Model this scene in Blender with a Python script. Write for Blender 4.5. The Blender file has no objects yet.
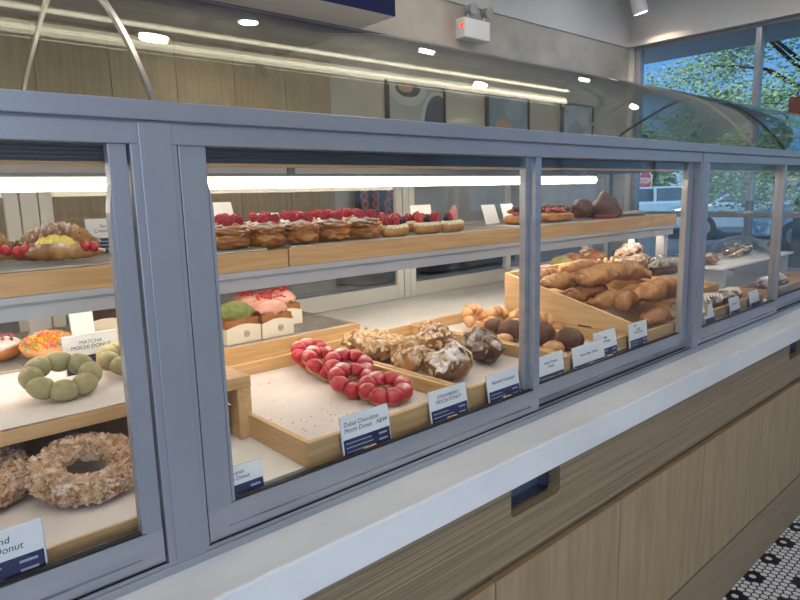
import bpy, bmesh, math, random
from math import pi, sin, cos, radians as R
from mathutils import Vector as V, Matrix as M, noise as N

SC = bpy.context.scene
COL = SC.collection
rnd = random.Random(7)

# ------------------------------------------------------------------ materials
def _mat(name):
    m = bpy.data.materials.new(name); m.use_nodes = True
    nt = m.node_tree
    b = nt.nodes['Principled BSDF']
    return m, nt, b

def _coord(nt, scale=(1, 1, 1)):
    tc = nt.nodes.new('ShaderNodeTexCoord'); mp = nt.nodes.new('ShaderNodeMapping')
    mp.inputs['Scale'].default_value = scale
    nt.links.new(tc.outputs['Object'], mp.inputs['Vector'])
    return mp.outputs['Vector']

def _noise(nt, vec, scale, detail=4, rough=.55):
    n = nt.nodes.new('ShaderNodeTexNoise')
    n.inputs['Scale'].default_value = scale; n.inputs['Detail'].default_value = detail
    n.inputs['Roughness'].default_value = rough
    nt.links.new(vec, n.inputs['Vector'])
    return n.outputs['Fac']

def _ramp(nt, fac, stops):
    r = nt.nodes.new('ShaderNodeValToRGB')
    el = r.color_ramp.elements
    while len(el) > 1: el.remove(el[-1])
    el[0].position = stops[0][0]; el[0].color = (*stops[0][1], 1)
    for p, c in stops[1:]:
        e = el.new(p); e.color = (*c, 1)
    nt.links.new(fac, r.inputs['Fac'])
    return r.outputs['Color']

def _bump(nt, b, fac, strength, dist=.002):
    bp = nt.nodes.new('ShaderNodeBump')
    bp.inputs['Strength'].default_value = strength; bp.inputs['Distance'].default_value = dist
    nt.links.new(fac, bp.inputs['Height']); nt.links.new(bp.outputs['Normal'], b.inputs['Normal'])

def mat(name, c1, c2=None, scale=8, stretch=(1, 1, 1), rough=.5, metal=0, bump=0, lo=.35, hi=.65, detail=4, sss=0, bscale=None, spec=.5, coat=0):
    m, nt, b = _mat(name)
    b.inputs['Roughness'].default_value = rough; b.inputs['Metallic'].default_value = metal
    b.inputs['Specular IOR Level'].default_value = spec
    if coat:
        b.inputs['Coat Weight'].default_value = coat; b.inputs['Coat Roughness'].default_value = .15
    vec = _coord(nt, stretch)
    fac = _noise(nt, vec, scale, detail)
    nt.links.new(_ramp(nt, fac, [(lo, c1), (hi, c2 or tuple(x * .92 for x in c1))]), b.inputs['Base Color'])
    if bump: _bump(nt, b, _noise(nt, vec, bscale or scale * 2, 3), bump)
    if sss:
        b.inputs['Subsurface Weight'].default_value = sss; b.inputs['Subsurface Radius'].default_value = (.01, .005, .003)
        b.inputs['Subsurface Scale'].default_value = .5
    return m

def dusted(name, c1, c2, sugar=(.86, .83, .80), amt=.5, scale=30, pscale=45, rough=.55, bump=.4, up=.35, coat=0):
    """baked surface c1..c2 with icing sugar sifted on its upper side in patches"""
    m, nt, b = _mat(name)
    b.inputs['Roughness'].default_value = rough
    if coat:
        b.inputs['Coat Weight'].default_value = coat; b.inputs['Coat Roughness'].default_value = .2
    vec = _coord(nt)
    base = _ramp(nt, _noise(nt, vec, scale, 5), [(.32, c1), (.66, c2)])
    f1 = _ramp(nt, _noise(nt, vec, pscale, 5, .7), [(.62 - .3 * amt, (0, 0, 0)), (.8 - .3 * amt, (1, 1, 1))])
    g = nt.nodes.new('ShaderNodeNewGeometry'); sx = nt.nodes.new('ShaderNodeSeparateXYZ')
    nt.links.new(g.outputs['Normal'], sx.inputs[0])
    mr = nt.nodes.new('ShaderNodeMapRange'); mr.inputs['From Min'].default_value = up; mr.inputs['From Max'].default_value = up + .45
    nt.links.new(sx.outputs['Z'], mr.inputs['Value'])
    mul = nt.nodes.new('ShaderNodeMath'); mul.operation = 'MULTIPLY'
    nt.links.new(f1, mul.inputs[0]); nt.links.new(mr.outputs[0], mul.inputs[1])
    mx = nt.nodes.new('ShaderNodeMixRGB'); mx.inputs['Color2'].default_value = (*sugar, 1)
    nt.links.new(mul.outputs[0], mx.inputs['Fac']); nt.links.new(base, mx.inputs['Color1'])
    nt.links.new(mx.outputs[0], b.inputs['Base Color'])
    _bump(nt, b, _noise(nt, vec, scale * 4, 4), bump, .0015)
    return m

def emit(name, col, s):
    m = bpy.data.materials.new(name); m.use_nodes = True; nt = m.node_tree; nt.nodes.clear()
    e = nt.nodes.new('ShaderNodeEmission'); o = nt.nodes.new('ShaderNodeOutputMaterial')
    e.inputs['Color'].default_value = (*col, 1); e.inputs['Strength'].default_value = s
    nt.links.new(e.outputs[0], o.inputs[0])
    return m

def glass(name, tint, f0=.04, rough=0.0):
    m = bpy.data.materials.new(name); m.use_nodes = True; nt = m.node_tree; nt.nodes.clear()
    t = nt.nodes.new('ShaderNodeBsdfTransparent'); g = nt.nodes.new('ShaderNodeBsdfGlossy')
    t.inputs['Color'].default_value = (*tint, 1); g.inputs['Roughness'].default_value = rough
    lw = nt.nodes.new('ShaderNodeLayerWeight'); lw.inputs['Blend'].default_value = .5
    p = nt.nodes.new('ShaderNodeMath'); p.operation = 'POWER'; p.inputs[1].default_value = 5
    a = nt.nodes.new('ShaderNodeMath'); a.operation = 'MULTIPLY_ADD'; a.inputs[1].default_value = 1 - f0; a.inputs[2].default_value = f0
    nt.links.new(lw.outputs['Facing'], p.inputs[0]); nt.links.new(p.outputs[0], a.inputs[0])
    mx = nt.nodes.new('ShaderNodeMixShader'); o = nt.nodes.new('ShaderNodeOutputMaterial')
    nt.links.new(a.outputs[0], mx.inputs[0]); nt.links.new(t.outputs[0], mx.inputs[1]); nt.links.new(g.outputs[0], mx.inputs[2])
    nt.links.new(mx.outputs[0], o.inputs[0])
    return m

def hex_floor():
    """white hexagon mosaic with black flowers, dark grout"""
    m, nt, b = _mat('hex_mosaic')
    tc = nt.nodes.new('ShaderNodeTexCoord')
    L = nt.links
    def vm(op, a, c=None):
        n = nt.nodes.new('ShaderNodeVectorMath'); n.operation = op
        for i, x in enumerate((a, c)):
            if x is None: continue
            if isinstance(x, tuple): n.inputs[i].default_value = x
            else: L.new(x, n.inputs[i])
        return n
    def mm(op, a, c=None):
        n = nt.nodes.new('ShaderNodeMath'); n.operation = op
        for i, x in enumerate((a, c)):
            if x is None: continue
            if isinstance(x, (int, float)): n.inputs[i].default_value = x
            else: L.new(x, n.inputs[i])
        return n.outputs[0]
    s3 = math.sqrt(3)
    def hexgrid(p, sc):
        rr = (sc, sc * s3, 1); h = (sc / 2, sc * s3 / 2, .5)
        def cell(off):
            q = vm('ADD', p, off).outputs[0]
            w = nt.nodes.new('ShaderNodeVectorMath'); w.operation = 'MODULO'
            # positive coordinates only (offset far away), so modulo is well behaved
            L.new(q, w.inputs[0]); w.inputs[1].default_value = rr
            return vm('SUBTRACT', w.outputs[0], h).outputs[0]
        a = cell((0, 0, 0)); c = cell(h)
        a = vm('MULTIPLY', a, (1, 1, 0)).outputs[0]; c = vm('MULTIPLY', c, (1, 1, 0)).outputs[0]
        da = vm('DOT_PRODUCT', a, a).outputs['Value']; dc = vm('DOT_PRODUCT', c, c).outputs['Value']
        k = mm('LESS_THAN', da, dc)
        mx = nt.nodes.new('ShaderNodeMix'); mx.data_type = 'VECTOR'
        L.new(k, mx.inputs[0])
        ins = [i for i in mx.inputs if i.type == 'VECTOR']
        L.new(c, ins[1]); L.new(a, ins[2])
        out = [o for o in mx.outputs if o.type == 'VECTOR'][0]
        return out
    pitch = .0264
    p = vm('MULTIPLY', tc.outputs['Object'], (1 / pitch, 1 / pitch, 0)).outputs[0]
    p = vm('ADD', p, (600.0 - 2.097 / pitch - .5 + .5, 600 * s3 + .097 / pitch, 0)).outputs[0]
    gv = hexgrid(p, 1.0)
    cid = vm('SUBTRACT', p, gv).outputs[0]
    ab = vm('ABSOLUTE', gv).outputs[0]
    sx = nt.nodes.new('ShaderNodeSeparateXYZ'); L.new(ab, sx.inputs[0])
    d2 = vm('DOT_PRODUCT', ab, (.5, s3 / 2, 0)).outputs['Value']
    d = mm('MAXIMUM', sx.outputs['X'], d2)
    tile = mm('LESS_THAN', d, .405)
    fl = hexgrid(vm('ADD', cid, (3.0, 3 * s3, 0)).outputs[0], 6.0)
    fd = vm('LENGTH', fl).outputs['Value']
    black = mm('MULTIPLY', mm('GREATER_THAN', fd, .5), mm('LESS_THAN', fd, 1.3))
    white = mm('MULTIPLY', tile, mm('SUBTRACT', 1.0, black))
    mx = nt.nodes.new('ShaderNodeMixRGB'); mx.inputs['Color1'].default_value = (.005, .006, .010, 1); mx.inputs['Color2'].default_value = (.86, .85, .83, 1)
    L.new(white, mx.inputs['Fac']); L.new(mx.outputs[0], b.inputs['Base Color'])
    b.inputs['Roughness'].default_value = .35
    return m

WOODS = dict(scale=6, detail=6, lo=.3, hi=.7)
oak_h = mat('oak_grain_along', (.35, .255, .15), (.20, .14, .078), stretch=(.35, 40, 40), rough=.5, bump=.2, scale=6, detail=8, lo=.36, hi=.64)
oak_v = mat('oak_grain_upright', (.43, .305, .17), (.325, .225, .122), stretch=(9, 9, .8), rough=.5, bump=.1, **WOODS)
oak_p = mat('oak_grain_plinth', (.34, .25, .15), (.27, .195, .115), stretch=(.8, 14, 14), rough=.5, **WOODS)
oak_dim = mat('oak_carcass_shaded', (.22, .155, .095), (.15, .105, .062), stretch=(.8, 14, 14), rough=.55, **WOODS)  # darker oak, the shade of the gap above the doors is in its colour
oak_edge = mat('oak_lit_edge', (.42, .27, .135), (.34, .21, .10), stretch=(2, 10, 10), rough=.5, **WOODS)  # warmer oak standing for light on the door tops
bamboo = mat('bamboo_board', (.62, .39, .18), (.46, .27, .11), stretch=(1.2, 22, 22), rough=.45, bump=.08, **WOODS)
bamboo_y = mat('bamboo_board_cross', (.64, .42, .20), (.50, .30, .13), stretch=(22, 1.2, 22), rough=.45, bump=.08, **WOODS)
plywood = mat('pale_plywood', (.72, .49, .25), (.58, .37, .17), stretch=(14, 1.6, 14), rough=.5, **WOODS)
wallwood = mat('wall_panel_wood', (.40, .31, .20), (.30, .225, .14), stretch=(10, 10, .9), rough=.55, **WOODS)
alum = mat('grey_powder_coat', (.35, .36, .395), (.32, .33, .365), scale=3, rough=.38, metal=.35)
alum_lt = mat('brushed_aluminium', (.43, .445, .48), (.36, .375, .41), scale=4, stretch=(1, 8, 8), rough=.32, metal=.55)
alum_dk = mat('dark_track_metal', (.085, .09, .105), (.065, .07, .085), scale=3, rough=.5, metal=.1)
shelf_metal = mat('white_grey_shelf_metal', (.46, .46, .46), (.42, .42, .43), scale=3, rough=.4, metal=.1)
frame_white = mat('off_white_frame', (.74, .72, .66), (.70, .68, .62), scale=3, rough=.4)
rubber = mat('black_gasket', (.012, .012, .014), rough=.5)
pull_m = mat('beige_lit_pull', (.52, .49, .44), (.46, .43, .39), scale=4, rough=.35, metal=.3)  # beige tone paints the warm light caught by the right-hand pull
scuff_m = mat('grey_scuff', (.10, .105, .12), (.26, .27, .30), scale=40, stretch=(.3, 1, 2), rough=.6)
steel = mat('steel_bar', (.42, .42, .40), (.34, .34, .33), scale=5, rough=.3, metal=.8)
quartz = mat('white_quartz', (.86, .85, .83), (.70, .69, .68), scale=2.2, stretch=(1, 3.5, 2), rough=.28, lo=.42, hi=.72, detail=7)
deck_m = mat('white_deck_stone', (.80, .79, .76), (.66, .65, .62), scale=2.0, stretch=(1, 2.5, 2), rough=.3, lo=.42, hi=.75, detail=7)
paper = mat('baking_parchment', (.66, .61, .585), (.58, .535, .51), scale=5, rough=.75, bump=.25, bscale=20)
plain_white = mat('white_card', (.84, .83, .81), (.82, .81, .79), scale=3, rough=.5)
cream_paper = mat('cream_paper_sleeve', (.80, .75, .60), (.76, .70, .55), scale=6, rough=.6)
navy = mat('navy_ink', (.025, .03, .105), (.02, .025, .09), scale=5, rough=.45)
navy_tile = mat('navy_gloss_tile', (.010, .015, .075), (.008, .012, .06), scale=5, rough=.4, spec=.2)
ink = mat('dark_ink', (.05, .05, .09), rough=.6)
ink_black = mat('black_marker', (.02, .02, .02), rough=.6)
ink_white = mat('white_print', (.45, .46, .55), rough=.6)
clear = mat('acrylic_edge', (.55, .58, .6), rough=.15)
wall_white = mat('white_paint', (.62, .60, .58), (.60, .58, .56), scale=2, rough=.8)
wall_beige = mat('mottled_beige_wallcovering', (.54, .49, .43), (.38, .34, .295), scale=3.2, rough=.7, detail=7, lo=.35, hi=.7)
ceil_m = mat('ceiling_white', (.58, .57, .55), (.56, .55, .53), scale=2, rough=.85)
dark_panel = mat('dark_counter', (.05, .055, .06), (.03, .033, .037), scale=14, rough=.4, detail=6)
grey_box = mat('blue_grey_metal', (.30, .34, .39), (.24, .28, .33), scale=3, rough=.35, metal=.4)
recess_m = mat('recess_grey_blue', (.10, .12, .17), (.085, .10, .145), scale=6, rough=.5)
blk = mat('black_frame', (.03, .032, .035), rough=.4)
red_glow = emit('red_indicator', (1, .05, .03), 3)
lens_m = mat('lamp_lens', (.75, .76, .78), rough=.1, metal=.6)
tube_m = emit('warm_tube_light', (1, .88, .68), 10.0)
hid_m = emit('warm_shelf_light', (1, .87, .72), 17.0)
down_m = emit('downlight_diffuser', (1, .87, .72), 240.0)
down_b = emit('downlight_diffuser_cool', (.82, .91, 1), 190.0)

G_FRONT = glass('sash_glass', (.975, .98, .978), .016)
G_VAULT = glass('canopy_glass_tinted', (.93, .947, .925), .035)
G_BACK = glass('back_glass', (.93, .95, .95), .05)
G_WIN = glass('window_glass', (.90, .97, .99), .03)
G_DOME = glass('clear_plastic', (.95, .96, .96), .06, .05)

mesh_wire = mat('cooling_rack_wire', (.52, .50, .46), (.42, .40, .36), scale=20, rough=.35, metal=.6)
red_glaze = dusted('red_glaze', (.36, .007, .016), (.50, .022, .035), amt=.46, scale=18, pscale=13, rough=.3, bump=.12, up=.55, coat=.3)
red_fill = mat('dark_red_filling', (.20, .012, .015), (.12, .008, .010), scale=30, rough=.4)
pistachio = mat('pistachio_bits', (.22, .24, .06), rough=.6)
dough_gold = mat('fried_dough', (.62, .33, .13), (.48, .22, .07), scale=20, rough=.5, bump=.2)
green_glaze = dusted('matcha_glaze', (.27, .235, .105), (.36, .32, .165), sugar=(.42, .39, .22), amt=.5, scale=16, pscale=60, rough=.6, bump=.5)
green_under = mat('matcha_dough', (.36, .23, .09), (.26, .16, .05), scale=20, rough=.6, bump=.2)
nut_base = mat('caramel_dough', (.46, .22, .075), (.34, .15, .045), scale=24, rough=.5, bump=.3)
nut_flake = dusted('toasted_flakes', (.34, .18, .085), (.72, .52, .35), amt=.2, scale=90, pscale=30, rough=.6, bump=.2, up=-.4)
crois = dusted('almond_croissant_crust', (.12, .042, .013), (.56, .29, .105), amt=.50, scale=17, pscale=30, rough=.5, bump=.5, up=.2)
crois_lt = dusted('light_croissant_crust', (.16, .06, .018), (.68, .42, .17), amt=.40, scale=17, pscale=30, rough=.5, bump=.5, up=.2)
crois_dk = dusted('dark_croissant_crust', (.06, .024, .013), (.20, .085, .036), amt=.72, scale=17, pscale=30, rough=.5, bump=.5, up=.05, sugar=(.62, .56, .50))
crois_sug = dusted('sugared_croissant_crust', (.10, .036, .012), (.46, .24, .09), amt=.85, scale=17, pscale=30, rough=.5, bump=.5, up=.15)
almond = dusted('almond_slices', (.76, .57, .34), (.48, .27, .11), amt=.30, scale=22, pscale=25, rough=.5, bump=.1, up=-.2)
almond_dk = dusted('almond_slices_sugared', (.40, .26, .15), (.22, .12, .06), amt=.45, scale=22, pscale=22, rough=.5, bump=.1, up=-.2)
choux = dusted('choux_crust', (.46, .19, .045), (.24, .08, .02), amt=.0, scale=14, pscale=22, rough=.35, bump=.45, coat=.2)
choux_top = dusted('choux_crust_sugared', (.42, .17, .045), (.20, .065, .018), amt=.75, scale=14, pscale=18, rough=.45, bump=.4, up=.42)
cream = mat('pastry_cream', (.84, .76, .50), (.80, .70, .40), scale=20, rough=.4, bump=.2)
cream_w = mat('whipped_cream', (.86, .80, .72), (.82, .75, .66), scale=20, rough=.45)
rasp_m = mat('raspberry_flesh', (.46, .025, .045), (.34, .012, .03), scale=40, rough=.35, coat=.2)
blue_m = mat('blueberry_skin', (.012, .014, .03), (.03, .035, .06), scale=30, rough=.4)
straw_m = mat('strawberry_flesh', (.56, .05, .05), (.42, .02, .025), scale=50, rough=.35, coat=.2)
straw_in = mat('strawberry_cut_face', (.70, .32, .28), (.58, .16, .14), scale=60, rough=.4)
banana_m = mat('yellow_custard', (.86, .70, .16), (.82, .60, .10), scale=18, rough=.4, bump=.15)
tart_crust = mat('tart_crust', (.55, .28, .10), (.40, .18, .055), scale=22, rough=.5, bump=.3)
tan_glaze = mat('honey_glazed_dough', (.72, .40, .18), (.58, .28, .10), scale=14, rough=.35, bump=.1, coat=.25)
brown_bun = mat('cocoa_bun', (.125, .052, .026), (.085, .034, .017), scale=30, rough=.55, bump=.5, bscale=120)
flat_bun = mat('flat_glazed_bun', (.52, .26, .10), (.40, .18, .06), scale=18, rough=.35, bump=.15, coat=.2)
bread_m = dusted('bread_stick_crust', (.60, .29, .09), (.34, .13, .035), sugar=(.72, .45, .20), amt=.42, scale=22, pscale=40, rough=.5, bump=.5)
bread_b = dusted('brown_bread_stick_crust', (.44, .20, .062), (.27, .10, .03), sugar=(.60, .36, .17), amt=.3, scale=22, pscale=40, rough=.5, bump=.5)
bread_d = dusted('dark_bread_crust', (.27, .10, .035), (.15, .05, .018), sugar=(.5, .28, .13), amt=.2, scale=22, pscale=40, rough=.5, bump=.5)
sponge = mat('toasted_cake', (.40, .17, .05), (.26, .095, .028), scale=18, rough=.6, bump=.4)
choc_cake = mat('dark_chocolate_cake', (.06, .03, .02), (.035, .018, .012), scale=25, rough=.6, bump=.6)
pink_ice = mat('pink_icing', (.60, .31, .24), (.50, .22, .17), scale=14, rough=.4, bump=.25)
green_ice = mat('matcha_crumble', (.17, .21, .05), (.09, .12, .025), scale=60, rough=.75, bump=.9)
sprk = [mat('sprinkle_%s' % n, c, rough=.35) for n, c in (('orange', (.85, .25, .02)), ('yellow', (.85, .60, .05)), ('green', (.10, .35, .12)), ('red', (.65, .04, .04)), ('blue', (.05, .12, .35)))]
dark_bake = mat('dark_baked_crust', (.15, .058, .028), (.08, .03, .015), scale=30, rough=.45, bump=.5)
ham_m = mat('ham_filling', (.50, .12, .11), (.40, .08, .08), scale=20, rough=.4)
bark = mat('tree_bark', (.10, .075, .05), (.06, .045, .03), scale=8, rough=.9)
leaf_m = mat('leaf_green', (.46, .58, .34), (.30, .43, .20), scale=3, rough=.6)
hedge_m = mat('hedge_green', (.22, .38, .10), (.11, .22, .05), scale=3, rough=.7)
asphalt = mat('asphalt', (.17, .18, .19), (.13, .14, .15), scale=4, rough=.85)
car_w = mat('sky_tinted_car_paint', (.40, .58, .72), (.38, .56, .70), rough=.25, coat=.6)  # blue lightened to carry the reflected sky
car_g = mat('sky_tinted_silver_paint', (.34, .48, .60), (.33, .47, .58), rough=.25, coat=.6)  # reflected sky mixed into the silver
car_d = mat('dark_blue_car_paint', (.05, .09, .16), rough=.25, coat=.6)
car_glass = mat('car_window', (.05, .08, .11), rough=.08)
tyre_m = mat('tyre_rubber', (.02, .02, .022), rough=.8)
hub_m = mat('wheel_rim', (.4, .42, .45), rough=.3, metal=.6)
sign_red = mat('sign_red', (.55, .05, .08), rough=.5)
sign_brown = mat('brown_board', (.16, .055, .045), (.13, .045, .038), scale=5, rough=.6)
eave_m = mat('eave_paint', (.52, .55, .58), (.48, .51, .55), scale=3, rough=.7)
cup_m = mat('mixed_grey', (.32, .33, .34), rough=.5)
poster_a = mat('poster_grey', (.40, .41, .40), (.30, .31, .31), scale=5, rough=.35)
poster_b = mat('poster_blue', (.16, .24, .33), (.24, .33, .42), scale=5, rough=.35)
poster_c = mat('poster_light', (.38, .45, .52), (.28, .36, .44), scale=5, rough=.35)
poster_d = mat('poster_dark', (.07, .075, .09), (.10, .09, .10), scale=6, rough=.3)
plate_m = mat('printed_plate', (.52, .52, .50), rough=.4)
plate_dk = mat('printed_plate_dark', (.05, .08, .13), rough=.4)
rose_m = mat('printed_pink', (.45, .20, .22), (.30, .10, .12), scale=30, rough=.4)
peach_m = mat('printed_peach', (.50, .28, .20), rough=.4)

# ------------------------------------------------------------------ mesh builder
_ico = {}
def ico(s):
    if s not in _ico:
        bm = bmesh.new(); bmesh.ops.create_icosphere(bm, subdivisions=s, radius=1)
        _ico[s] = ([v.co.copy() for v in bm.verts], [tuple(v.index for v in f.verts) for f in bm.faces]); bm.free()
    return _ico[s]

class MB:
    def __init__(self): self.v = []; self.f = []; self.m = []
    def add(self, vs, fs, mi=0):
        o = len(self.v); self.v += [V(x) for x in vs]
        for f in fs: self.f.append(tuple(i + o for i in f)); self.m.append(mi)
        return self
    def box(self, x0, x1, y0, y1, z0, z1, mi=0, mx=None):
        vs = [V((x, y, z)) for x in (x0, x1) for y in (y0, y1) for z in (z0, z1)]
        if mx is not None: vs = [mx @ v for v in vs]
        return self.add(vs, [(0, 1, 3, 2), (4, 6, 7, 5), (0, 4, 5, 1), (2, 3, 7, 6), (0, 2, 6, 4), (1, 5, 7, 3)], mi)
    def cbox(self, c, s, mi=0, mx=None):
        m = M.Translation(c) @ (mx or M.Identity(4))
        return self.box(-s[0] / 2, s[0] / 2, -s[1] / 2, s[1] / 2, -s[2] / 2, s[2] / 2, mi, m)
    def prism(self, pts, a0, a1, axis='y', mi=0):
        """2-D outline extruded along an axis"""
        n = len(pts)
        def p(u, w, a): return {'y': (u, a, w), 'x': (a, u, w), 'z': (u, w, a)}[axis]
        vs = [p(u, w, a0) for u, w in pts] + [p(u, w, a1) for u, w in pts]
        fs = [tuple(range(n)), tuple(range(2 * n - 1, n - 1, -1))] + [(i, i + n, (i + 1) % n + n, (i + 1) % n) for i in range(n)]
        return self.add(vs, fs, mi)
    def tube(self, pts, rad, n=10, mi=0, squash=1.0, caps=True):
        pts = [V(p) for p in pts]; k = len(pts)
        if not hasattr(rad, '__len__'): rad = [rad] * k
        up = V((0, 0, 1)); rings = []
        pv = None
        for i in range(k):
            t = (pts[min(i + 1, k - 1)] - pts[max(i - 1, 0)]).normalized()
            if pv is None:
                a = up.cross(t)
                if a.length < 1e-3: a = V((1, 0, 0)).cross(t)
                a.normalize()
            else:
                a = pv - t * pv.dot(t); a.normalize()
            pv = a; b = t.cross(a)
            rings.append([pts[i] + a * (rad[i] * cos(2 * pi * j / n)) + b * (rad[i] * squash * sin(2 * pi * j / n)) for j in range(n)])
        vs = [v for r in rings for v in r]
        fs = [(i * n + j, i * n + (j + 1) % n, (i + 1) * n + (j + 1) % n, (i + 1) * n + j) for i in range(k - 1) for j in range(n)]
        if caps: fs += [tuple(range(n - 1, -1, -1)), tuple((k - 1) * n + j for j in range(n))]
        return self.add(vs, fs, mi)
    def cyl(self, c, r, h, n=24, mi=0, r2=None, axis='z'):
        c = V(c); d = {'z': V((0, 0, 1)), 'y': V((0, 1, 0)), 'x': V((1, 0, 0))}[axis]
        return self.tube([c, c + d * h], [r, r if r2 is None else r2], n, mi)
    def blob(self, c, s, sub=3, amp=0., fr=1., seed=0, mi=0, mx=None, flat=None):
        vs, fs = ico(sub); out = []; so = V((seed * 7.3, seed * 3.1, seed * 1.7))
        for v in vs:
            k = 1 + amp * N.noise(v * fr + so) * 1.6
            p = V((v.x * s[0] * k, v.y * s[1] * k, v.z * s[2] * k))
            if flat is not None and p.z < flat: p.z = flat + (p.z - flat) * .15
            if mx is not None: p = mx @ p
            out.append(p + V(c))
        return self.add(out, fs, mi)
    def lobes(self, Rr, r, k, amp=.25, nu=96, nv=16, na=.06, seed=0, mi=0, squash=.92, mx=None, half=None, z=0., ph=0., power=.8):
        """ring of k swellings, as a pulled-apart donut"""
        vs = []
        so = V((seed * 5.1, seed * 2.3, 0))
        rng = [(-.0, 2 * pi)] if half is None else [half]
        v0, v1 = rng[0]
        rows = nv if half is None else nv + 1
        for i in range(nu):
            u = 2 * pi * i / nu
            rr = r; RR = Rr
            if k:
                du = ((u + ph) * k / (2 * pi)) % 1 - .5
                rr = r * ((1 - amp) + amp * math.sqrt(max(0, 1 - (2 * du) ** 2)))
            for j in range(rows):
                t = v0 + (v1 - v0) * j / nv
                p = V(((RR + rr * cos(t)) * cos(u), (RR + rr * cos(t)) * sin(u), rr * squash * sin(t)))
                kk = na * N.noise(p * 60 + so)
                p += V((cos(t) * cos(u), cos(t) * sin(u), sin(t))) * (r * kk)
                p.z += z
                vs.append(mx @ p if mx is not None else p)
        fs = []
        for i in range(nu):
            for j in range(nv):
                a = i * rows + j; b = i * rows + (j + 1) % rows if half is None else a + 1
                c = ((i + 1) % nu) * rows + j; d = ((i + 1) % nu) * rows + (j + 1) % rows if half is None else c + 1
                fs.append((a, c, d, b))
        return self.add(vs, fs, mi)
    def build(self, name, mats, parent=None, off=(0, 0, 0), smooth=True, angle=40, bevel=0, loc=(0, 0, 0), rot=(0, 0, 0)):
        off = V(off)
        me = bpy.data.meshes.new(name)
        me.from_pydata([tuple(v - off) for v in self.v], [], self.f)
        if not isinstance(mats, (list, tuple)): mats = [mats]
        for m in mats: me.materials.append(m)
        me.polygons.foreach_set('material_index', self.m)
        bm = bmesh.new(); bm.from_mesh(me); bmesh.ops.recalc_face_normals(bm, faces=bm.faces); bm.to_mesh(me); bm.free()
        if smooth:
            me.polygons.foreach_set('use_smooth', [True] * len(me.polygons))
            me.set_sharp_from_angle(angle=R(angle))
        me.update()
        o = bpy.data.objects.new(name, me); COL.objects.link(o)
        o.location = loc; o.rotation_euler = rot
        if parent: o.parent = parent
        if bevel:
            b = o.modifiers.new('edge', 'BEVEL'); b.width = bevel; b.segments = 2; b.limit_method = 'ANGLE'; b.angle_limit = R(50)
        return o

def tag(o, label, cat, group=None, kind=None):
    o['label'] = label; o['category'] = cat
    if group: o['group'] = group
    if kind: o['kind'] = kind
    return o
def struct(o): o['kind'] = 'structure'; return o
def thing(name, label, cat, loc=(0, 0, 0), rot=(0, 0, 0), group=None):
    o = bpy.data.objects.new(name, None); COL.objects.link(o); o.empty_display_size = .05
    o.location = loc; o.rotation_euler = rot
    return tag(o, label, cat, group)
def dup(root, loc, rot=None, label=None, scale=None):
    r = root.copy(); COL.objects.link(r); r.location = loc
    if rot is not None: r.rotation_euler = rot
    if label: r['label'] = label
    if scale: r.scale = (scale,) * 3
    for ch in list(root.children):
        c = ch.copy(); COL.objects.link(c); c.parent = r
        for g in list(ch.children):
            d = g.copy(); COL.objects.link(d); d.parent = c
    return r
def text(body, size, loc, parent, m, name='lettering', shear=0., bold=0., align='CENTER', rot=(pi / 2, 0, 0), space=1.0):
    c = bpy.data.curves.new(name, 'FONT'); c.body = body; c.size = size; c.align_x = align; c.align_y = 'CENTER'
    c.shear = shear; c.offset = bold; c.space_line = .95; c.extrude = .0001; c.space_character = space
    c.materials.append(m)
    q = bpy.data.objects.new(name, c); COL.objects.link(q)
    me = bpy.data.meshes.new_from_object(q.evaluated_get(bpy.context.evaluated_depsgraph_get())); me.name = name
    bpy.data.objects.remove(q)
    o = bpy.data.objects.new(name, me); COL.objects.link(o); o.location = loc; o.rotation_euler = rot
    if parent: o.parent = parent
    return o

# ================================================================== SETTING
Z0 = .865                     # countertop height
XW, YB = 5.2, 2.05            # window wall, back wall
CZ = 2.95
b = MB().box(-3.2, 5.35, -4.6, 2.2, -.05, 0); struct(b.build('floor', hex_floor(), smooth=False))
b = MB().box(-3.2, 5.35, -4.6, 2.2, CZ, CZ + .1); struct(b.build('ceiling', ceil_m, smooth=False))
b = MB().box(-3.2, 5.35, YB, YB + .12, 0, 2.53, 0).box(-3.2, 5.35, YB - .012, YB + .12, 2.53, CZ, 1)
struct(b.build('wall_back', [wall_beige, wall_white], smooth=False))
b = MB().box(-3.2, -3.1, -4.6, 2.2, 0, CZ); struct(b.build('wall_left', wall_white, smooth=False))
b = MB().box(-3.2, 5.35, -4.6, -4.5, 0, .5).box(-3.2, 5.35, -4.6, -4.5, 2.6, CZ).box(-3.2, -3.0, -4.6, -4.5, .5, 2.6).box(.3, 5.35, -4.6, -4.5, .5, 2.6)
struct(b.build('wall_front', wall_white, smooth=False))
b = MB().box(XW, XW + .15, -4.6, 2.2, 0, .25).box(XW, XW + .15, -4.6, 2.2, 2.55, CZ).box(XW, XW + .15, 2.01, 2.2, .25, 2.55).box(XW, XW + .15, -4.6, -4.4, .25, 2.55)
struct(b.build('wall_right', wall_white, smooth=False))
b = MB().box(XW - .05, XW + .0, -4.4, YB - .012, 2.53, 2.575); struct(b.build('trim_1', wall_white, smooth=False))
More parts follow.
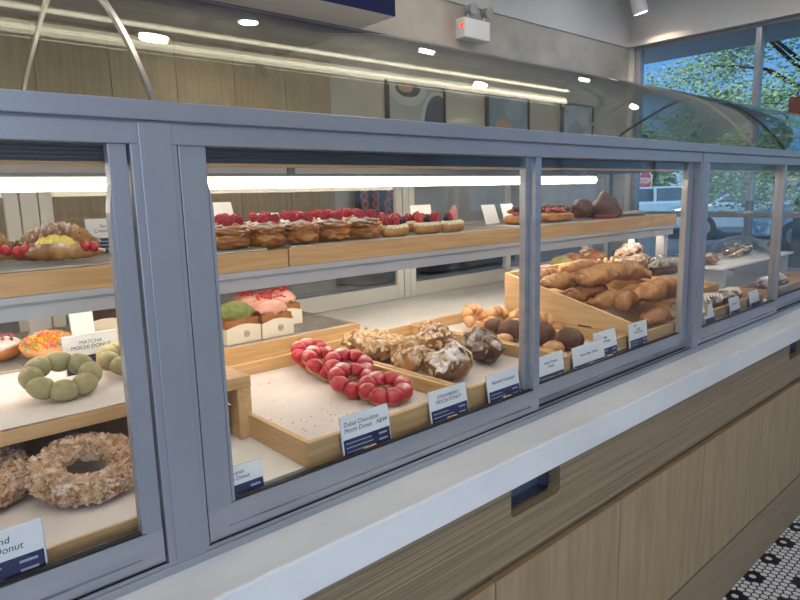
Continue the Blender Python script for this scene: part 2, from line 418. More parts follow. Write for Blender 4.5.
# window wall glazing: one frame, one run of panes between mullions
def window(n, axis, a0, a1, z0, z1, pos, mull, rail=None):
    f = MB(); g = MB()
    def bx(m, u0, u1, w0, w1, d0, d1):
        if axis == 'y': m.box(pos + d0, pos + d1, u0, u1, w0, w1)
        else: m.box(u0, u1, pos + d0, pos + d1, w0, w1)
    bx(f, a0, a1, z1 - .045, z1, .02, .10); bx(f, a0, a1, z0, z0 + .05, .02, .10)
    for u in mull: bx(f, u - .020, u + .020, z0 + .05, z1 - .045, .022, .098)
    if rail:
        for u, w in zip(sorted(mull)[:-1], sorted(mull)[1:]): bx(f, u + .020, w - .020, rail[0], rail[1], .024, .096)
    bx(g, a0, a1, z0 + .02, z1 - .02, .055, .061)
    o = struct(f.build('window_%d' % n, alum_lt, smooth=False, bevel=.003))
    gl = g.build('window_glass', G_WIN, o, smooth=False)
    return o
window(1, 'y', -4.4, 2.01, .25, 2.55, XW, [2.0 - .02, 1.045, .10, -.84, -1.78, -2.72, -3.66, -4.38], (1.12, 1.165))
window(2, 'x', -3.0, .3, .5, 2.6, -4.57, [-2.98, -1.9, -.8, .28])

# wood panelling on the left of the back wall
b = MB()
for i in range(18):
    x1 = 2.05 - i * .28; b.box(x1 - .277, x1, YB - .03, YB, .0, 2.07)
struct(b.build('trim_2', wallwood, smooth=False))

# navy tiled bulkhead over the serving side
blk_ = thing('tiled_bulkhead', 'navy tiled bulkhead hanging over the serving side, ending above the display case', 'bulkhead', (0, 1.2, 2.07))
OFF = (0, 1.2, 2.07)
MB().box(-3.0, 1.783, 1.205, 2.035, 2.07, 2.94).build('body', wall_white, blk_, OFF, smooth=False)
b = MB()
for i in range(20):
    for j in range(6):
        x1 = 1.785 - i * .155
        b.box(x1 - .152, x1, 1.197, 1.206, 2.072 + j * .145, 2.214 + j * .145)
for j in range(6):
    for k in range(5):
        b.box(1.782, 1.790, 1.2 + k * .165, 1.362 + k * .165, 2.072 + j * .145, 2.214 + j * .145)
b.build('tiles', navy_tile, blk_, OFF, smooth=False)

# ================================================================== COUNTER AND CABINETS
# worktop with a softened edge
b = MB().box(-1.6, 3.9, -.0935, 1.28, .80, Z0)
tag(b.build('countertop', quartz, smooth=False, bevel=.004), 'white veined stone countertop running under the pastry display case', 'countertop')
edges = [-.09, .394, .876, 1.355, 1.84, 2.318, 2.80, 3.28]
lab = {-.09: 'oak base cabinet outside the picture corner, furthest from the street windows',
       .394: 'oak base cabinet at the bottom edge, only its door corner showing under the left recess',
       .876: 'oak base cabinet with a door top coloured as lit, directly under the large grey recess',
       1.355: 'wide plain oak base cabinet just after the joint in the upper fascia',
       1.84: 'oak base cabinet between the wide plain one and the one near the mosaic floor corner',
       2.318: 'oak base cabinet beside the flower mosaic floor, under the second dark recess',
       2.80: 'oak base cabinet nearest the street windows, past the second recess'}
for x0, x1 in zip(edges[:-1], edges[1:]):
    loc = ((x0 + x1) / 2, .25, .19)
    t = thing('base_cabinet', lab[x0], 'cabinet', loc, group='oak cabinets under the counter')
    MB().box(x0 + .001, x1 - .001, -.056, .9, .191, .6315).build('body', oak_dim, t, loc, smooth=False)
    dr = MB().box(x0 + .0018, x1 - .0018, -.072, -.0565, .194, .6065).build('door', oak_v, t, loc, smooth=False, bevel=.0012)
    MB().box(x0 + .002, x1 - .002, -.0717, -.0568, .6065, .6080).build('lit_edge', oak_edge, dr, loc, smooth=False)  # thin strip painting the lit top edge of the door
def notch(xa, xb):
    zc, r = .7235, .012
    return [(xa, .80), (xa, zc + r)] + [(xa + r - r * cos(a), zc + r - r * sin(a)) for a in (R(30), R(60), R(90))] + \
           [(xb - r + r * sin(a), zc + r - r * cos(a)) for a in (R(0), R(30), R(60), R(90))] + [(xb, .80)]
t = thing('fascia_panel', 'long oak fascia board under the counter with two rounded recesses cut in it', 'panel', (1.15, -.05, .63)); L = (1.15, -.05, .63)
pts = [(-1.6, .632), (3.9, .632), (3.9, .80)] + notch(2.553, 2.72)[::-1] + notch(.923, 1.09)[::-1] + [(-1.6, .80)]
MB().prism(pts, -.072, -.044, 'y').build('board', oak_h, t, L, smooth=False)
for n0, n1 in ((.923, 1.09), (2.553, 2.72)):
    b = MB().box(n0 - .02, n1 + .02, -.012, -.008, .70, .80).box(n0 - .02, n0 - .003, -.0435, -.012, .70, .80).box(n1 + .003, n1 + .02, -.0435, -.012, .70, .80).box(n0 - .003, n1 + .003, -.0435, -.012, .70, .720)
    b.build('recess_box', recess_m, t, L, smooth=False)
b = MB().box(-1.6, 3.9, -.074, .9, 0, .189)
tag(b.build('plinth', oak_p, smooth=False), 'long oak plinth board between the cabinet doors and the mosaic floor', 'plinth')

# ================================================================== DISPLAY CASE
CASE = thing('display_case', 'long grey metal pastry display case with sliding glass panes and curved glass top', 'display case', (1.1, 0.0, Z0))
CO = (1.1, 0, Z0)
def part(mb, name, m, parent=CASE, **k): return mb.build(name, m, parent, CO, **k)
XL, XR = -1.30, 3.52
# top rail: upper and lower bands with a step between
b = MB().box(XL, XR, -.006, .05, 1.4625, 1.486).box(XL, XR, 0, .05, 1.434, 1.4605).box(XL, XR, .004, .05, 1.459, 1.464)
part(b, 'top_rail', alum, smooth=False, bevel=.0015)
# head track with grooves
b = MB().box(XL, XR, .036, .06, 1.414, 1.436)
for i in range(4): b.box(XL, XR, .031, .037, 1.4175 + i * .0048, 1.4200 + i * .0048)
part(b, 'head_track', alum_dk, smooth=False)
part(MB().box(XL, XR, .032, .058, 1.4105, 1.414), 'track_lip', bamboo, smooth=False)
# sill with track grooves
b = MB().box(XL, XR, -.004, .05, Z0, .877).box(XL, XR, -.001, .001, .877, .882).box(XL, XR, .010, .0125, .877, .884).box(XL, XR, .030, .034, .877, .884)
part(b, 'sill_rail', alum_lt, smooth=False)
part(MB().box(XL, XR, .001, .030, .8765, .8785), 'sill_groove', rubber, smooth=False)
for x0, x1 in ((.2775, .336), (1.886, 1.927), (3.46, 3.52), (-1.3, -1.24)):
    b = MB().box(x0, x1, -.0004, .049, .869, 1.4342).box(x0 + (x1 - x0) * .18, x1 - (x1 - x0) * .12, -.0028, .001, .872, 1.4600)
    part(b, 'post', alum, smooth=False, bevel=.0012)
def sash(x0, x1, y, lw, rw, grip=None):
    """one sliding pane: glass, bottom rail, two stiles, a finger grip"""
    p = part(MB().box(x0 + .004, x1 - .004, y + .0045, y + .0095, .92, 1.434), 'sliding_pane', G_FRONT, smooth=False)
    b = MB().box(x0, x1, y, y + .014, .884, .930).box(x0, x1, y - .0005, y + .0015, .9270, .9315)
    part(b, 'bottom_rail', alum_lt, p, smooth=False)
    part(MB().box(x0, x1, y + .002, y + .012, .930, .9335), 'seal', rubber, p, smooth=False)
    part(MB().box(x0, x0 + lw, y, y + .016, .930, 1.434), 'stile', alum if lw > .03 else alum_lt, p, smooth=False, bevel=.001)
    part(MB().box(x1 - rw, x1, y, y + .016, .930, 1.434), 'stile', alum if rw > .021 else alum_lt, p, smooth=False, bevel=.001)
    sc_ = MB(); rg = random.Random(int(x0 * 100) + 900); n = 40; top = []; bot = []
    for i in range(n + 1):
        u = i / n; x = x0 + .03 + (x1 - x0 - .06) * u; w = .0008 + .0022 * max(0, N.noise(V((x * 5, y, 3.1))) + .35)
        c = .897 + .003 * N.noise(V((x * 3, 7.7, y))); top.append((x, c + w)); bot.append((x, c - w))
    part(sc_.prism(bot + top[::-1], y - .0003, y + .001, 'y'), 'scuff_mark', scuff_m, p, smooth=False)
    if grip:
        # curved-topped finger pull running down the free edge
        s, xe = grip
        pts = [(0, .9335), (.0045 * s, .9335), (.0045 * s, 1.352), (.0035 * s, 1.362), (.0015 * s, 1.374), (0, 1.385)]
        part(MB().prism([(xe + u, w) for u, w in pts], y - .001, y + .015, 'y'), 'finger_pull', pull_m if s < 0 and x0 > 1 else alum, p, smooth=False)
    return p
sash(-.49, .2745, .004, .02, .022, (-1, .2525))
sash(-1.24, -.47, .020, .03, .02)
sash(.339, 1.118, .004, .037, .020, (1, .376))
sash(1.085, 1.884, .020, .026, .035, (-1, 1.849))
sash(1.929, 2.628, .004, .030, .018)
sash(2.612, 3.459, .020, .03, .035)
# slab of the case floor
part(MB().box(XL, XR, .052, 1.24, Z0, .92), 'case_floor', deck_m, smooth=False)
# upper shelf
part(MB().box(XL, 2.68, .42, .86, 1.197, 1.211), 'upper_shelf', shelf_metal, smooth=False, bevel=.002)
part(MB().box(XL, 2.66, .43, .455, 1.168, 1.197).box(XL, 2.66, .82, .845, 1.168, 1.197), 'shelf_beam', shelf_metal, smooth=False)
for x in (2.60, .30, -1.2):
    part(MB().box(x, x + .035, .44, .475, .92, 1.168) if x > 2 else MB().box(x, x + .035, .80, .835, .92, 1.168), 'shelf_leg', shelf_metal, smooth=False)
    if x > 2: part(MB().box(x, x + .035, .80, .835, .92, 1.168), 'shelf_leg', shelf_metal, smooth=False)
# tube light and its holder, plus the light strips tucked under the shelf and behind the top rail
part(MB().tube([(XL + .1, .645, 1.4035), (2.38, .645, 1.4035)], .0145, 20), 'tube_light', tube_m)
part(MB().box(XL + .1, 2.39, .642, .647, 1.4165, 1.426).box(XL + .3, XL + .32, .641, .649, 1.42, 1.486).box(.9, .92, .641, .649, 1.42, 1.486).box(2.3, 2.32, .641, .649, 1.42, 1.486), 'tube_holder', alum_dk, smooth=False)
part(MB().box(XL + .1, 2.64, .47, .495, 1.186, 1.196), 'unseen_shelf_strip', hid_m, smooth=False)
part(MB().box(XL + .1, 2.58, .785, .805, 1.186, 1.196), 'unseen_shelf_strip', hid_m, smooth=False)  # unseen rear strip, added to brighten the back of the case floor
part(MB().box(XL + .1, 3.4, .064, .082, 1.426, 1.4325), 'rail_light_strip', hid_m, smooth=False)
# curved glass top
def vault_profile():
    f_ = lambda y: 1.6734 - .455 * (y - .5)
    c = [(0.003, 1.485), (.019, 1.509), (.052, 1.550), (.092, 1.592), (.151, 1.641), (.205, 1.674), (.255, 1.698), (.305, 1.7125), (.35, 1.7165), (.392, 1.7125), (.425, 1.7035),
         (.455, f_(.455)), (.50, f_(.5)), (.545, f_(.545)), (.59, f_(.59)), (.635, 1.609), (.67, 1.584), (.71, 1.547), (.738, 1.510), (.747, 1.485)]
    p = [c[0]] + c + [c[-1]]; out = []
    for i in range(len(c) - 1):
        for k in range(4):
            t = k / 4
            out.append(tuple(.5 * (2 * b_ + (-a + d) * t + (2 * a - 5 * b_ + 4 * d - e) * t * t + (-a + 3 * b_ - 3 * d + e) * t ** 3) for a, b_, d, e in zip(p[i], p[i + 1], p[i + 2], p[i + 3])))
    out.append(c[-1])
    for _ in range(4):
        out = [out[0]] + [tuple((a + 2 * b_ + d) / 4 for a, b_, d in zip(out[i - 1], out[i], out[i + 1])) for i in range(1, len(out) - 1)] + [out[-1]]
    return out
def offset(pr, d):
    o = []
    for i, (y, z) in enumerate(pr):
        a = pr[max(i - 1, 0)]; c = pr[min(i + 1, len(pr) - 1)]
        t = V((c[0] - a[0], c[1] - a[1])).normalized()
        o.append((y - t.y * d, z + t.x * d))
    return o
prof = vault_profile(); inner = offset(prof, -.005)
def arch(x0, x1, outer, inn):
    n = len(outer); vs = []
    for x in (x0, x1):
        vs += [(x, y, z) for y, z in outer] + [(x, y, z) for y, z in inn]
    o = 2 * n; fs = []
    for i in range(n - 1):
        fs += [(i, i + 1, o + i + 1, o + i), (n + i, o + n + i, o + n + i + 1, n + i + 1), (i, n + i, n + i + 1, i + 1), (o + i, o + i + 1, o + n + i + 1, o + n + i)]
    fs += [(0, o, o + n, n), (n - 1, 2 * n - 1, o + 2 * n - 1, o + n - 1)]
    return MB().add(vs, fs)
part(arch(XL, XR, prof, inner), 'curved_glass_top', G_VAULT, angle=60)
def rib(x, w, m): part(arch(x - w / 2, x + w / 2, offset(prof, .001), offset(prof, -.0065)), 'glass_joint_bar', m, angle=60)
rib(.313, .006, steel); rib(2.297, .005, steel); rib(2.60, .010, rubber); rib(XR - .006, .01, alum); rib(XL + .006, .01, alum)
part(MB().box(XL, XR, .742, 1.25, 1.486, 1.498), 'rear_top_panel', alum, smooth=False)
part(MB().box(XL, XR, .742, .756, 1.470, 1.486).box(XL, XR, 1.225, 1.25, 1.45, 1.486), 'rear_top_beam', alum, smooth=False)
# glass ends
for x in (XL, XR - .012):
    e = part(MB().box(x + .003, x + .009, .05, 1.2, .92, 1.486), 'end_glass', G_FRONT, smooth=False)
    part(MB().box(x, x + .012, .05, 1.2, .92, .955).box(x, x + .012, 1.2, 1.24, .92, 1.486).box(x, x + .012, .05, 1.2, 1.45, 1.486), 'end_frame', alum, e, smooth=False)
# rear sliding doors
for x0, x1, y in ((-1.28, .383, 1.20), (.433, 1.800, 1.20), (1.840, 2.535, 1.20), (2.515, 3.505, 1.2195)):
    d = part(MB().box(x0, x0 + .034, y, y + .018, .921, 1.45).box(x1 - .034, x1, y, y + .018, .921, 1.45).box(x0 + .034, x1 - .034, y + .001, y + .017, .921, .982).box(x0 + .034, x1 - .034, y + .001, y + .017, 1.43, 1.45), 'rear_door', frame_white, smooth=False, bevel=.002)
    part(MB().box(x0 + .02, x1 - .02, y + .006, y + .011, .97, 1.44), 'door_glass', G_BACK, d, smooth=False)

for x0, x1 in ((.3865, .4295), (1.8035, 1.8365)): part(MB().box(x0, x1, 1.197, 1.222, .921, 1.45), 'rear_post', frame_white, smooth=False, bevel=.002)

# ================================================================== TRAYS, RACKS, RISER
def wood_tray(name, label, x0, x1, y0, y1, z0, h=.045, w=.011, m=bamboo, lined=True, cat='tray', floor=.012):
    L = ((x0 + x1) / 2, (y0 + y1) / 2, z0)
    t = thing(name, label, cat, L)
    for a in (y0, y1 - w): MB().box(x0, x1, a, a + w, z0, z0 + h).build('long_side', m, t, L, smooth=False, bevel=.0012)
    for a in (x0, x1 - w): MB().box(a, a + w, y0 + w, y1 - w, z0, z0 + h).build('short_side', bamboo_y, t, L, smooth=False, bevel=.0012)
    MB().box(x0 + w, x1 - w, y0 + w, y1 - w, z0, z0 + floor).build('tray_floor', m, t, L, smooth=False)
    return t
def sheet(label, x0, x1, y0, y1, z, seed=0, cat='parchment', m=paper):
    nx, ny = 26, 26; vs = []; fs = []
    for k in (0, 1):
        for i in range(nx + 1):
            for j in range(ny + 1):
                x = x0 + (x1 - x0) * i / nx; y = y0 + (y1 - y0) * j / ny
                vs.append((x, y, z + (.0006 if k else 0) + .0012 * (1 + N.noise(V((x * 9, y * 9, seed))))))
    n1 = (nx + 1) * (ny + 1)
    for i in range(nx):
        for j in range(ny):
            a = i * (ny + 1) + j; q = (a, a + 1, a + ny + 2, a + ny + 1)
            fs += [q, tuple(n1 + k for k in q[::-1])]
    rim = [i * (ny + 1) for i in range(nx + 1)] + [nx * (ny + 1) + j for j in range(1, ny + 1)] + [i * (ny + 1) + ny for i in range(nx - 1, -1, -1)] + [j for j in range(ny - 1, 0, -1)]
    for a, c in zip(rim, rim[1:] + rim[:1]): fs.append((a, c, c + n1, a + n1))
    L = V(((x0 + x1) / 2, (y0 + y1) / 2, z))
    return tag(MB().add(vs, fs).build('parchment_sheet', m, None, L, loc=L), label, cat)
def rack(label, x0, x1, y0, y1, z, p=.0095):
    b = MB(); w = .0009
    L = V(((x0 + x1) / 2, (y0 + y1) / 2, z))
    n = int((x1 - x0) / p)
    for i in range(n + 1):
        x = x0 + (x1 - x0) * i / n; b.box(x - w, x + w, y0, y1, z + .0012, z + .0030)
    n = int((y1 - y0) / p)
    for i in range(n + 1):
        y = y0 + (y1 - y0) * i / n; b.box(x0, x1, y - w, y + w, z + .0020, z + .0038)
    t = thing('wire_rack', label, 'rack', L)
    b.build('wires', mesh_wire, t, L, smooth=False)
    b = MB(); r = .0022
    b.tube([(x0, y0, z + .0022), (x1, y0, z + .0022)], r, 8).tube([(x0, y1, z + .0022), (x1, y1, z + .0022)], r, 8).tube([(x0, y0, z + .0022), (x0, y1, z + .0022)], r, 8).tube([(x1, y0, z + .0022), (x1, y1, z + .0022)], r, 8)
    b.build('rim_wire', mesh_wire, t, L)
    return t
SZ = 1.211                     # top of the metal shelf
wood_tray('bamboo_tray', 'bamboo tray on the upper shelf, left piece, under the cream croissants', -.62, .747, .418, .85, SZ, .040, floor=.034)
wood_tray('bamboo_tray', 'long bamboo tray on the upper shelf, right piece, under the raspberry puffs and tarts', .751, 2.66, .418, .85, SZ, .042, floor=.034)
PZ = SZ + .042                 # pastries on the shelf stand here
rack('wire rack lying on the left upper-shelf tray, under the cream croissants', -.55, .70, .428, .84, PZ - .002)
rack('wire rack lying on the right upper-shelf tray, under the raspberry puffs and fruit tarts', .765, 1.62, .432, .84, PZ - .002)
rack('wire rack lying at the far end of the right upper-shelf tray, under the open sandwiches', 1.66, 2.58, .432, .84, PZ - .002)

DZ = .92
wood_tray('bamboo_tray', 'bamboo tray on the case floor holding red glazed ring donuts', .532, .925, .040, .585, DZ)
wood_tray('bamboo_tray', 'bamboo tray on the case floor holding almond croissants', .930, 1.300, .044, .615, DZ)
wood_tray('bamboo_tray', 'bamboo tray on the case floor holding brown buns and honey-coloured ring donuts', 1.305, 1.596, .052, .625, DZ)
sheet('speckled parchment under the red glazed donuts', .545, .912, .047, .572, DZ + .0125, 1)
sheet('parchment under the almond croissants', .943, 1.287, .047, .602, DZ + .0125, 2)
sheet('parchment under the brown buns', 1.318, 1.583, .047, .612, DZ + .0125, 3)
b = MB()
for i in range(170):
    x = rnd.uniform(.56, .90); y = rnd.uniform(.055, .50)
    if rnd.random() < .3: x = rnd.gauss(.70, .04); y = rnd.gauss(.14, .05)
    if not (.556 < x < .90 and .055 < y < .56): continue
    s = rnd.uniform(.0004, .0014)
    b.blob((x, y, DZ + .0155 + s * .3), (s * 1.6, s, s * .6), 1, mi=0)
tag(b.build('crumbs', nut_base), 'brown crumbs scattered over the parchment of the red donut tray', 'crumbs', kind='stuff')
wood_tray('bamboo_tray', 'wide bamboo tray behind the red donut tray, holding the boxed cakes', .30, 1.19, .735, 1.08, DZ, .048, floor=.040)
rack('fine wire rack on the wide tray, under the boxed cakes', .315, 1.176, .75, 1.065, DZ + .0455, .0075)

# riser over the lower tray on the left
RZ = 1.04
rs = thing('bamboo_riser', 'bamboo riser table carrying the green ring donuts over the nut donuts', 'riser', (0, .6, DZ)); LR = (0, .6, DZ)
MB().box(-1.1, .541, .238, 1.02, RZ - .022, RZ).build('top_board', bamboo, rs, LR, smooth=False, bevel=.0015)
for y in (.24, .985): MB().box(.513, .541, y, y + .032, DZ, RZ - .022).build('leg', bamboo_y, rs, LR, smooth=False, bevel=.0015)
for y in (.24, .985): MB().box(-1.1, -1.072, y, y + .032, DZ, RZ - .022).build('leg', bamboo_y, rs, LR, smooth=False, bevel=.0015)
MB().box(.519, .535, .272, .985, RZ - .062, RZ - .022).build('end_rail', bamboo_y, rs, LR, smooth=False)
MB().box(-1.07, .515, .60, .615, DZ, RZ - .022).build('back_panel', wallwood, rs, LR, smooth=False)
sheet('parchment on the riser under the green ring donuts', -.60, .50, .242, .590, RZ + .0003, 4)
rack('wire rack on the riser, under the sprinkle donut', -.55, .46, .600, 1.01, RZ + .0008)
wood_tray('bamboo_tray', 'low bamboo tray in the front left, holding the nut crusted ring donuts', -.75, .41, .046, .56, DZ, .018, floor=.012)
sheet('parchment under the nut crusted ring donuts', -.735, .398, .050, .548, DZ + .0165, 5)

# ================================================================== PASTRY KINDS
def scatter(body, n, size, rng, mi=0, zmin=-.2, tall=.0009, lift=.0006, six=True, spread=.6):
    """thin flakes lying over a finished body mesh"""
    b = MB(); me = body.data
    polys = [p for p in me.polygons if p.normal.z > zmin]
    ws = [p.area for p in polys]
    for p in rng.choices(polys, ws, k=n):
        c = p.center + p.normal * lift
        q = p.normal.to_track_quat('Z', 'Y').to_matrix().to_4x4()
        q = q @ M.Rotation(rng.uniform(0, 2 * pi), 4, 'Z') @ M.Rotation(rng.gauss(0, spread), 4, 'X') @ M.Rotation(rng.gauss(0, spread * .7), 4, 'Y')
        s = rng.uniform(.7, 1.25)
        L, W = size[0] * s, size[1] * s
        ring = [(L * cos(a) * (1 + .15 * cos(a)), W * sin(a)) for a in [2 * pi * k / 6 for k in range(6)]] if six else [(-L, -W), (L, -W), (L, W), (-L, W)]
        k = len(ring)
        vs = [M.Translation(c) @ q @ V((u, w, t)) for t in (-tall, tall) for u, w in ring]
        b.add(vs, [tuple(range(k - 1, -1, -1)), tuple(range(k, 2 * k))] + [(i, (i + 1) % k, k + (i + 1) % k, k + i) for i in range(k)], mi)
    return b

def stuff(o): o['kind'] = 'stuff'; return o

# --- ring donuts
def mochi_donut(label, loc, rot, R0=.041, r=.0190, seed=0, top=red_glaze, under=dough_gold, k=8, group=None, name='ring_donut'):
    t = thing(name, label, 'donut', loc, rot, group)
    MB().lobes(R0, r, k, .45, 160, 18, .05, seed, z=r * .90).build('dough', under, t, angle=80)
    g = MB().lobes(R0, r * 1.035, k, .45, 160, 12, .05, seed, half=(-.22, pi + .22), z=r * .90)
    g.build('glaze', top, t, angle=80)
    if top is red_glaze:
        f_ = MB().blob((0, 0, .012), (R0 - r * .55, R0 - r * .55, .010), 3, .1, 3, seed)
        for i in range(14): f_.blob((rnd.gauss(0, .009), rnd.gauss(0, .009), .0215), (.0028, .0024, .002), 1, mi=1 + i % 2)
        f_.build('filling', [red_fill, pistachio, nut_base], t, angle=80)
    return t
gr = 'red glazed donuts in the front tray'
T = R(24)
mochi_donut('red glazed ring donut nearest the glass, its ring fully visible in front of the others', (.826, .190, DZ + .022), (R(10), R(-6), R(8)), .0400, .0200, 1, group=gr)
mochi_donut('red glazed ring donut tucked directly behind the nearest one', (.806, .280, DZ + .026), (R(24), R(-8), R(25)), .039, .0195, 2, group=gr)
mochi_donut('sugar dusted red ring donut in the middle of the row of five', (.846, .345, DZ + .040), (R(20), R(-6), R(10)), .0400, .0200, 3, group=gr)
mochi_donut('red ring donut second from the back of the row of five', (.828, .430, DZ + .034), (R(34), R(-8), R(40)), .039, .0195, 4, group=gr)
mochi_donut('red ring donut at the back of the row, against the tray wall', (.853, .505, DZ + .036), (R(28), R(-6), R(15)), .0400, .0200, 5, group=gr)
gg = 'green glazed donuts on the riser'
mochi_donut('green glazed ring donut in full view at the left on the riser', (.2535, .368, RZ + .020), (R(21), R(-4), R(12)), .0440, .0190, 6, green_glaze, green_under, group=gg)
mochi_donut('green glazed ring donut half hidden by the metal post', (.386, .425, RZ + .013), (R(14), 0, R(30)), .0425, .019, 7, green_glaze, green_under, group=gg)

def nut_donut(label, loc, rz, seed):
    t = thing('nut_donut', label, 'donut', (loc[0], loc[1], loc[2] + .014), (R(13), 0, 0), 'nut crusted donuts in the low tray')
    body = MB().lobes(.0555, .0205, 0, 0, 96, 18, .22, seed, z=.0185).build('dough', nut_base, t, angle=80)
    rg = random.Random(seed)
    b = scatter(body, 1300, (.0058, .0021), rg, zmin=-.5, tall=.0008, lift=.0016, six=False, spread=.75)
    stuff(b.build('nut_flakes', nut_flake, body, smooth=False))
    return t
nut_donut('ring donut crusted in chopped nuts, right one, beside the metal post', (.236, .192, DZ + .019), R(20), 11)
nut_donut('ring donut crusted in chopped nuts, cut off by the left picture edge', (.098, .268, DZ + .019), R(70), 12)

# honey coloured ring donuts stacked in the third tray
gh = 'honey coloured donuts in the third tray'
def honey(label, loc, rot, seed): return mochi_donut(label, loc, rot, .0375, .0190, seed, tan_glaze, dough_gold, group=gh)
honey('honey coloured ring donut at the far left of its stack, leaning on the tray back', (1.500, .535, DZ + .032), (R(46), R(-20), R(20)), 21)
honey('honey coloured ring donut second in the stack behind the brown buns', (1.528, .455, DZ + .030), (R(48), R(-12), R(5)), 22)
honey('honey coloured ring donut third in the stack behind the brown buns', (1.540, .375, DZ + .030), (R(46), R(-10), R(10)), 23)
honey('honey coloured ring donut at the right end of its stack, against the bread crate', (1.535, .290, DZ + .030), (R(42), R(-8), R(0)), 24)
def bun(label, loc, s, m, seed, group, name='round_bun'):
    return tag(MB().blob((0, 0, s[2] * .92), s, 4, .035, 2.0, seed, flat=-s[2] * .7).build(name, m, loc=loc), label, 'bun', group)
gb = 'cocoa brown buns in the third tray'
bz = DZ + .016
bun('cocoa brown bun furthest left in its tray, beside the honey donuts', (1.452, .410, bz), (.033, .033, .027), brown_bun, 1, gb)
bun('cocoa brown bun just left of the upright aluminium divider', (1.426, .325, bz), (.040, .038, .033), brown_bun, 2, gb)
bun('cocoa brown bun half hidden by the upright aluminium divider', (1.446, .232, bz), (.039, .038, .033), brown_bun, 3, gb)
bun('cocoa brown bun just right of the upright aluminium divider, nearest the price cards', (1.430, .132, bz), (.040, .038, .034), brown_bun, 4, gb)
gf = 'flat tan buns in the third tray'
bun('flat tan bun lying at the left side of the third tray', (1.372, .430, bz), (.040, .030, .014), flat_bun, 5, gf, 'flat_bun')
bun('flat tan bun between two cocoa buns left of the divider', (1.362, .300, bz), (.030, .026, .018), flat_bun, 6, gf, 'flat_bun')
bun('flat tan bun in front, touching the tray wall right of the divider', (1.366, .138, bz), (.034, .028, .020), flat_bun, 7, gf, 'flat_bun')

# --- almond croissants
def almond_croissant(label, loc, rz, s=1.0, seed=0, arc=150, m=crois, flakes=330, fat=1.0, am=almond, tilt=(0, 0)):
    t = thing('almond_croissant', label, 'croissant', loc, (tilt[0], tilt[1], rz), 'almond croissants in the second tray')
    k = 64; pts = []; rad = []
    Rr = .058 * s
    for i in range(k + 1):
        u = i / k; a = R(-arc / 2 + arc * u) + pi / 2
        pts.append((Rr * cos(a), Rr * sin(a) - Rr * .7, .033 * s * fat))
        env = max(.05, sin(pi * min(max(u, 0.015), .985))) ** .55
        step = (u * 5.5) % 1
        rad.append(.037 * s * fat * env * (.90 + .13 * step))
    bb = MB().tube(pts, rad, 40, squash=.84)
    rg = random.Random(seed); so = V((seed * 3.3, 0, 0))
    for v in bb.v:
        d = N.noise(v * 20 + so) * .017 * s + (abs(N.noise(v * 42 + so)) - .25) * .016 * s
        c = V((0, -Rr * .2, .03 * s)); v += (v - c).normalized() * d
        if v.z < .002: v.z = .001
    mx_ = sum((v.x for v in bb.v)) / len(bb.v); my_ = sum((v.y for v in bb.v)) / len(bb.v)
    for v in bb.v: v.x -= mx_; v.y -= my_
    body = bb.build('crust', m, t, angle=60)
    stuff(scatter(body, int(flakes * .42), (.0070 * s, .0036 * s), rg, zmin=.05, tall=.0005, lift=.0008, spread=.16).build('almond_slices', am, body, smooth=False))
    return t
cz = DZ + .0155
almond_croissant('pale almond croissant at the back left of its tray, piled with almond slices', (1.032, .508, cz), R(150), 1.12, 31, 140, crois_lt, 340)
almond_croissant('golden almond croissant in the left row, second from the tray back', (1.030, .405, cz), R(-35), 1.12, 32, 140, crois_lt, 280)
almond_croissant('almond croissant in the middle of the left row, between two others', (1.018, .302, cz), R(120), 1.06, 33, 120, crois, 170)
almond_croissant('almond croissant alone at the back right of its tray', (1.222, .420, cz), R(60), 1.12, 34, 150, crois, 190)
almond_croissant('heavily sugared almond croissant nearest the glass, front of the left row', (1.030, .182, cz), R(10), 1.20, 35, 110, crois_sug, 90, 1.06)
almond_croissant('dark brown sugared croissant curled at the right, beside the aluminium divider', (1.212, .232, cz), R(48), 1.28, 36, 140, crois_dk, 90, am=almond_dk)

# --- berries (parts)
def rasp_mesh():
    b = MB().blob((0, 0, 0), (.0092, .0092, .0108), 2)
    n = 46; ga = pi * (3 - math.sqrt(5))
    for i in range(n):
        z = 1 - 2 * (i + .5) / n; r = math.sqrt(1 - z * z); a = ga * i
        b.blob((.0088 * r * cos(a), .0088 * r * sin(a), .0108 * z), (.0027,) * 3, 1)
    o = b.build('raspberry', rasp_m, angle=80); me = o.data; bpy.data.objects.remove(o); return me
RASP = rasp_mesh()
def mesh_of(b, name, m, angle=60):
    o = b.build(name, m, angle=angle); me = o.data; bpy.data.objects.remove(o); return me
BLUE = mesh_of(MB().blob((0, 0, 0), (.0082, .0082, .0072), 3).tube([(0, 0, .0066), (0, 0, .0078)], [.0032, .0036], 10), 'blueberry', blue_m)
def straw_mesh():
    b = MB().blob((0, 0, 0), (.011, .0085, .0155), 3, .08, 1.5, 3)
    for v in b.v:
        if v.z < 0: v.x *= 1 + v.z * 18; v.y *= 1 + v.z * 18
    return mesh_of(b, 'strawberry', straw_m)
STRAW = straw_mesh()
def straw_slice():
    pts = [(-.0, .019), (.006, .012), (.009, .003), (.0085, -.004), (.004, -.009), (-.004, -.009), (-.0085, -.004), (-.009, .003), (-.006, .012)]
    return mesh_of(MB().prism(pts, -.003, .003, 'y'), 'strawberry_slice', straw_in)
SLICE = straw_slice()
def child(me, name, parent, loc, rot=(0, 0, 0), s=1.0):
    o = bpy.data.objects.new(name, me); COL.objects.link(o); o.parent = parent; o.location = loc; o.rotation_euler = rot; o.scale = (s,) * 3
    return o

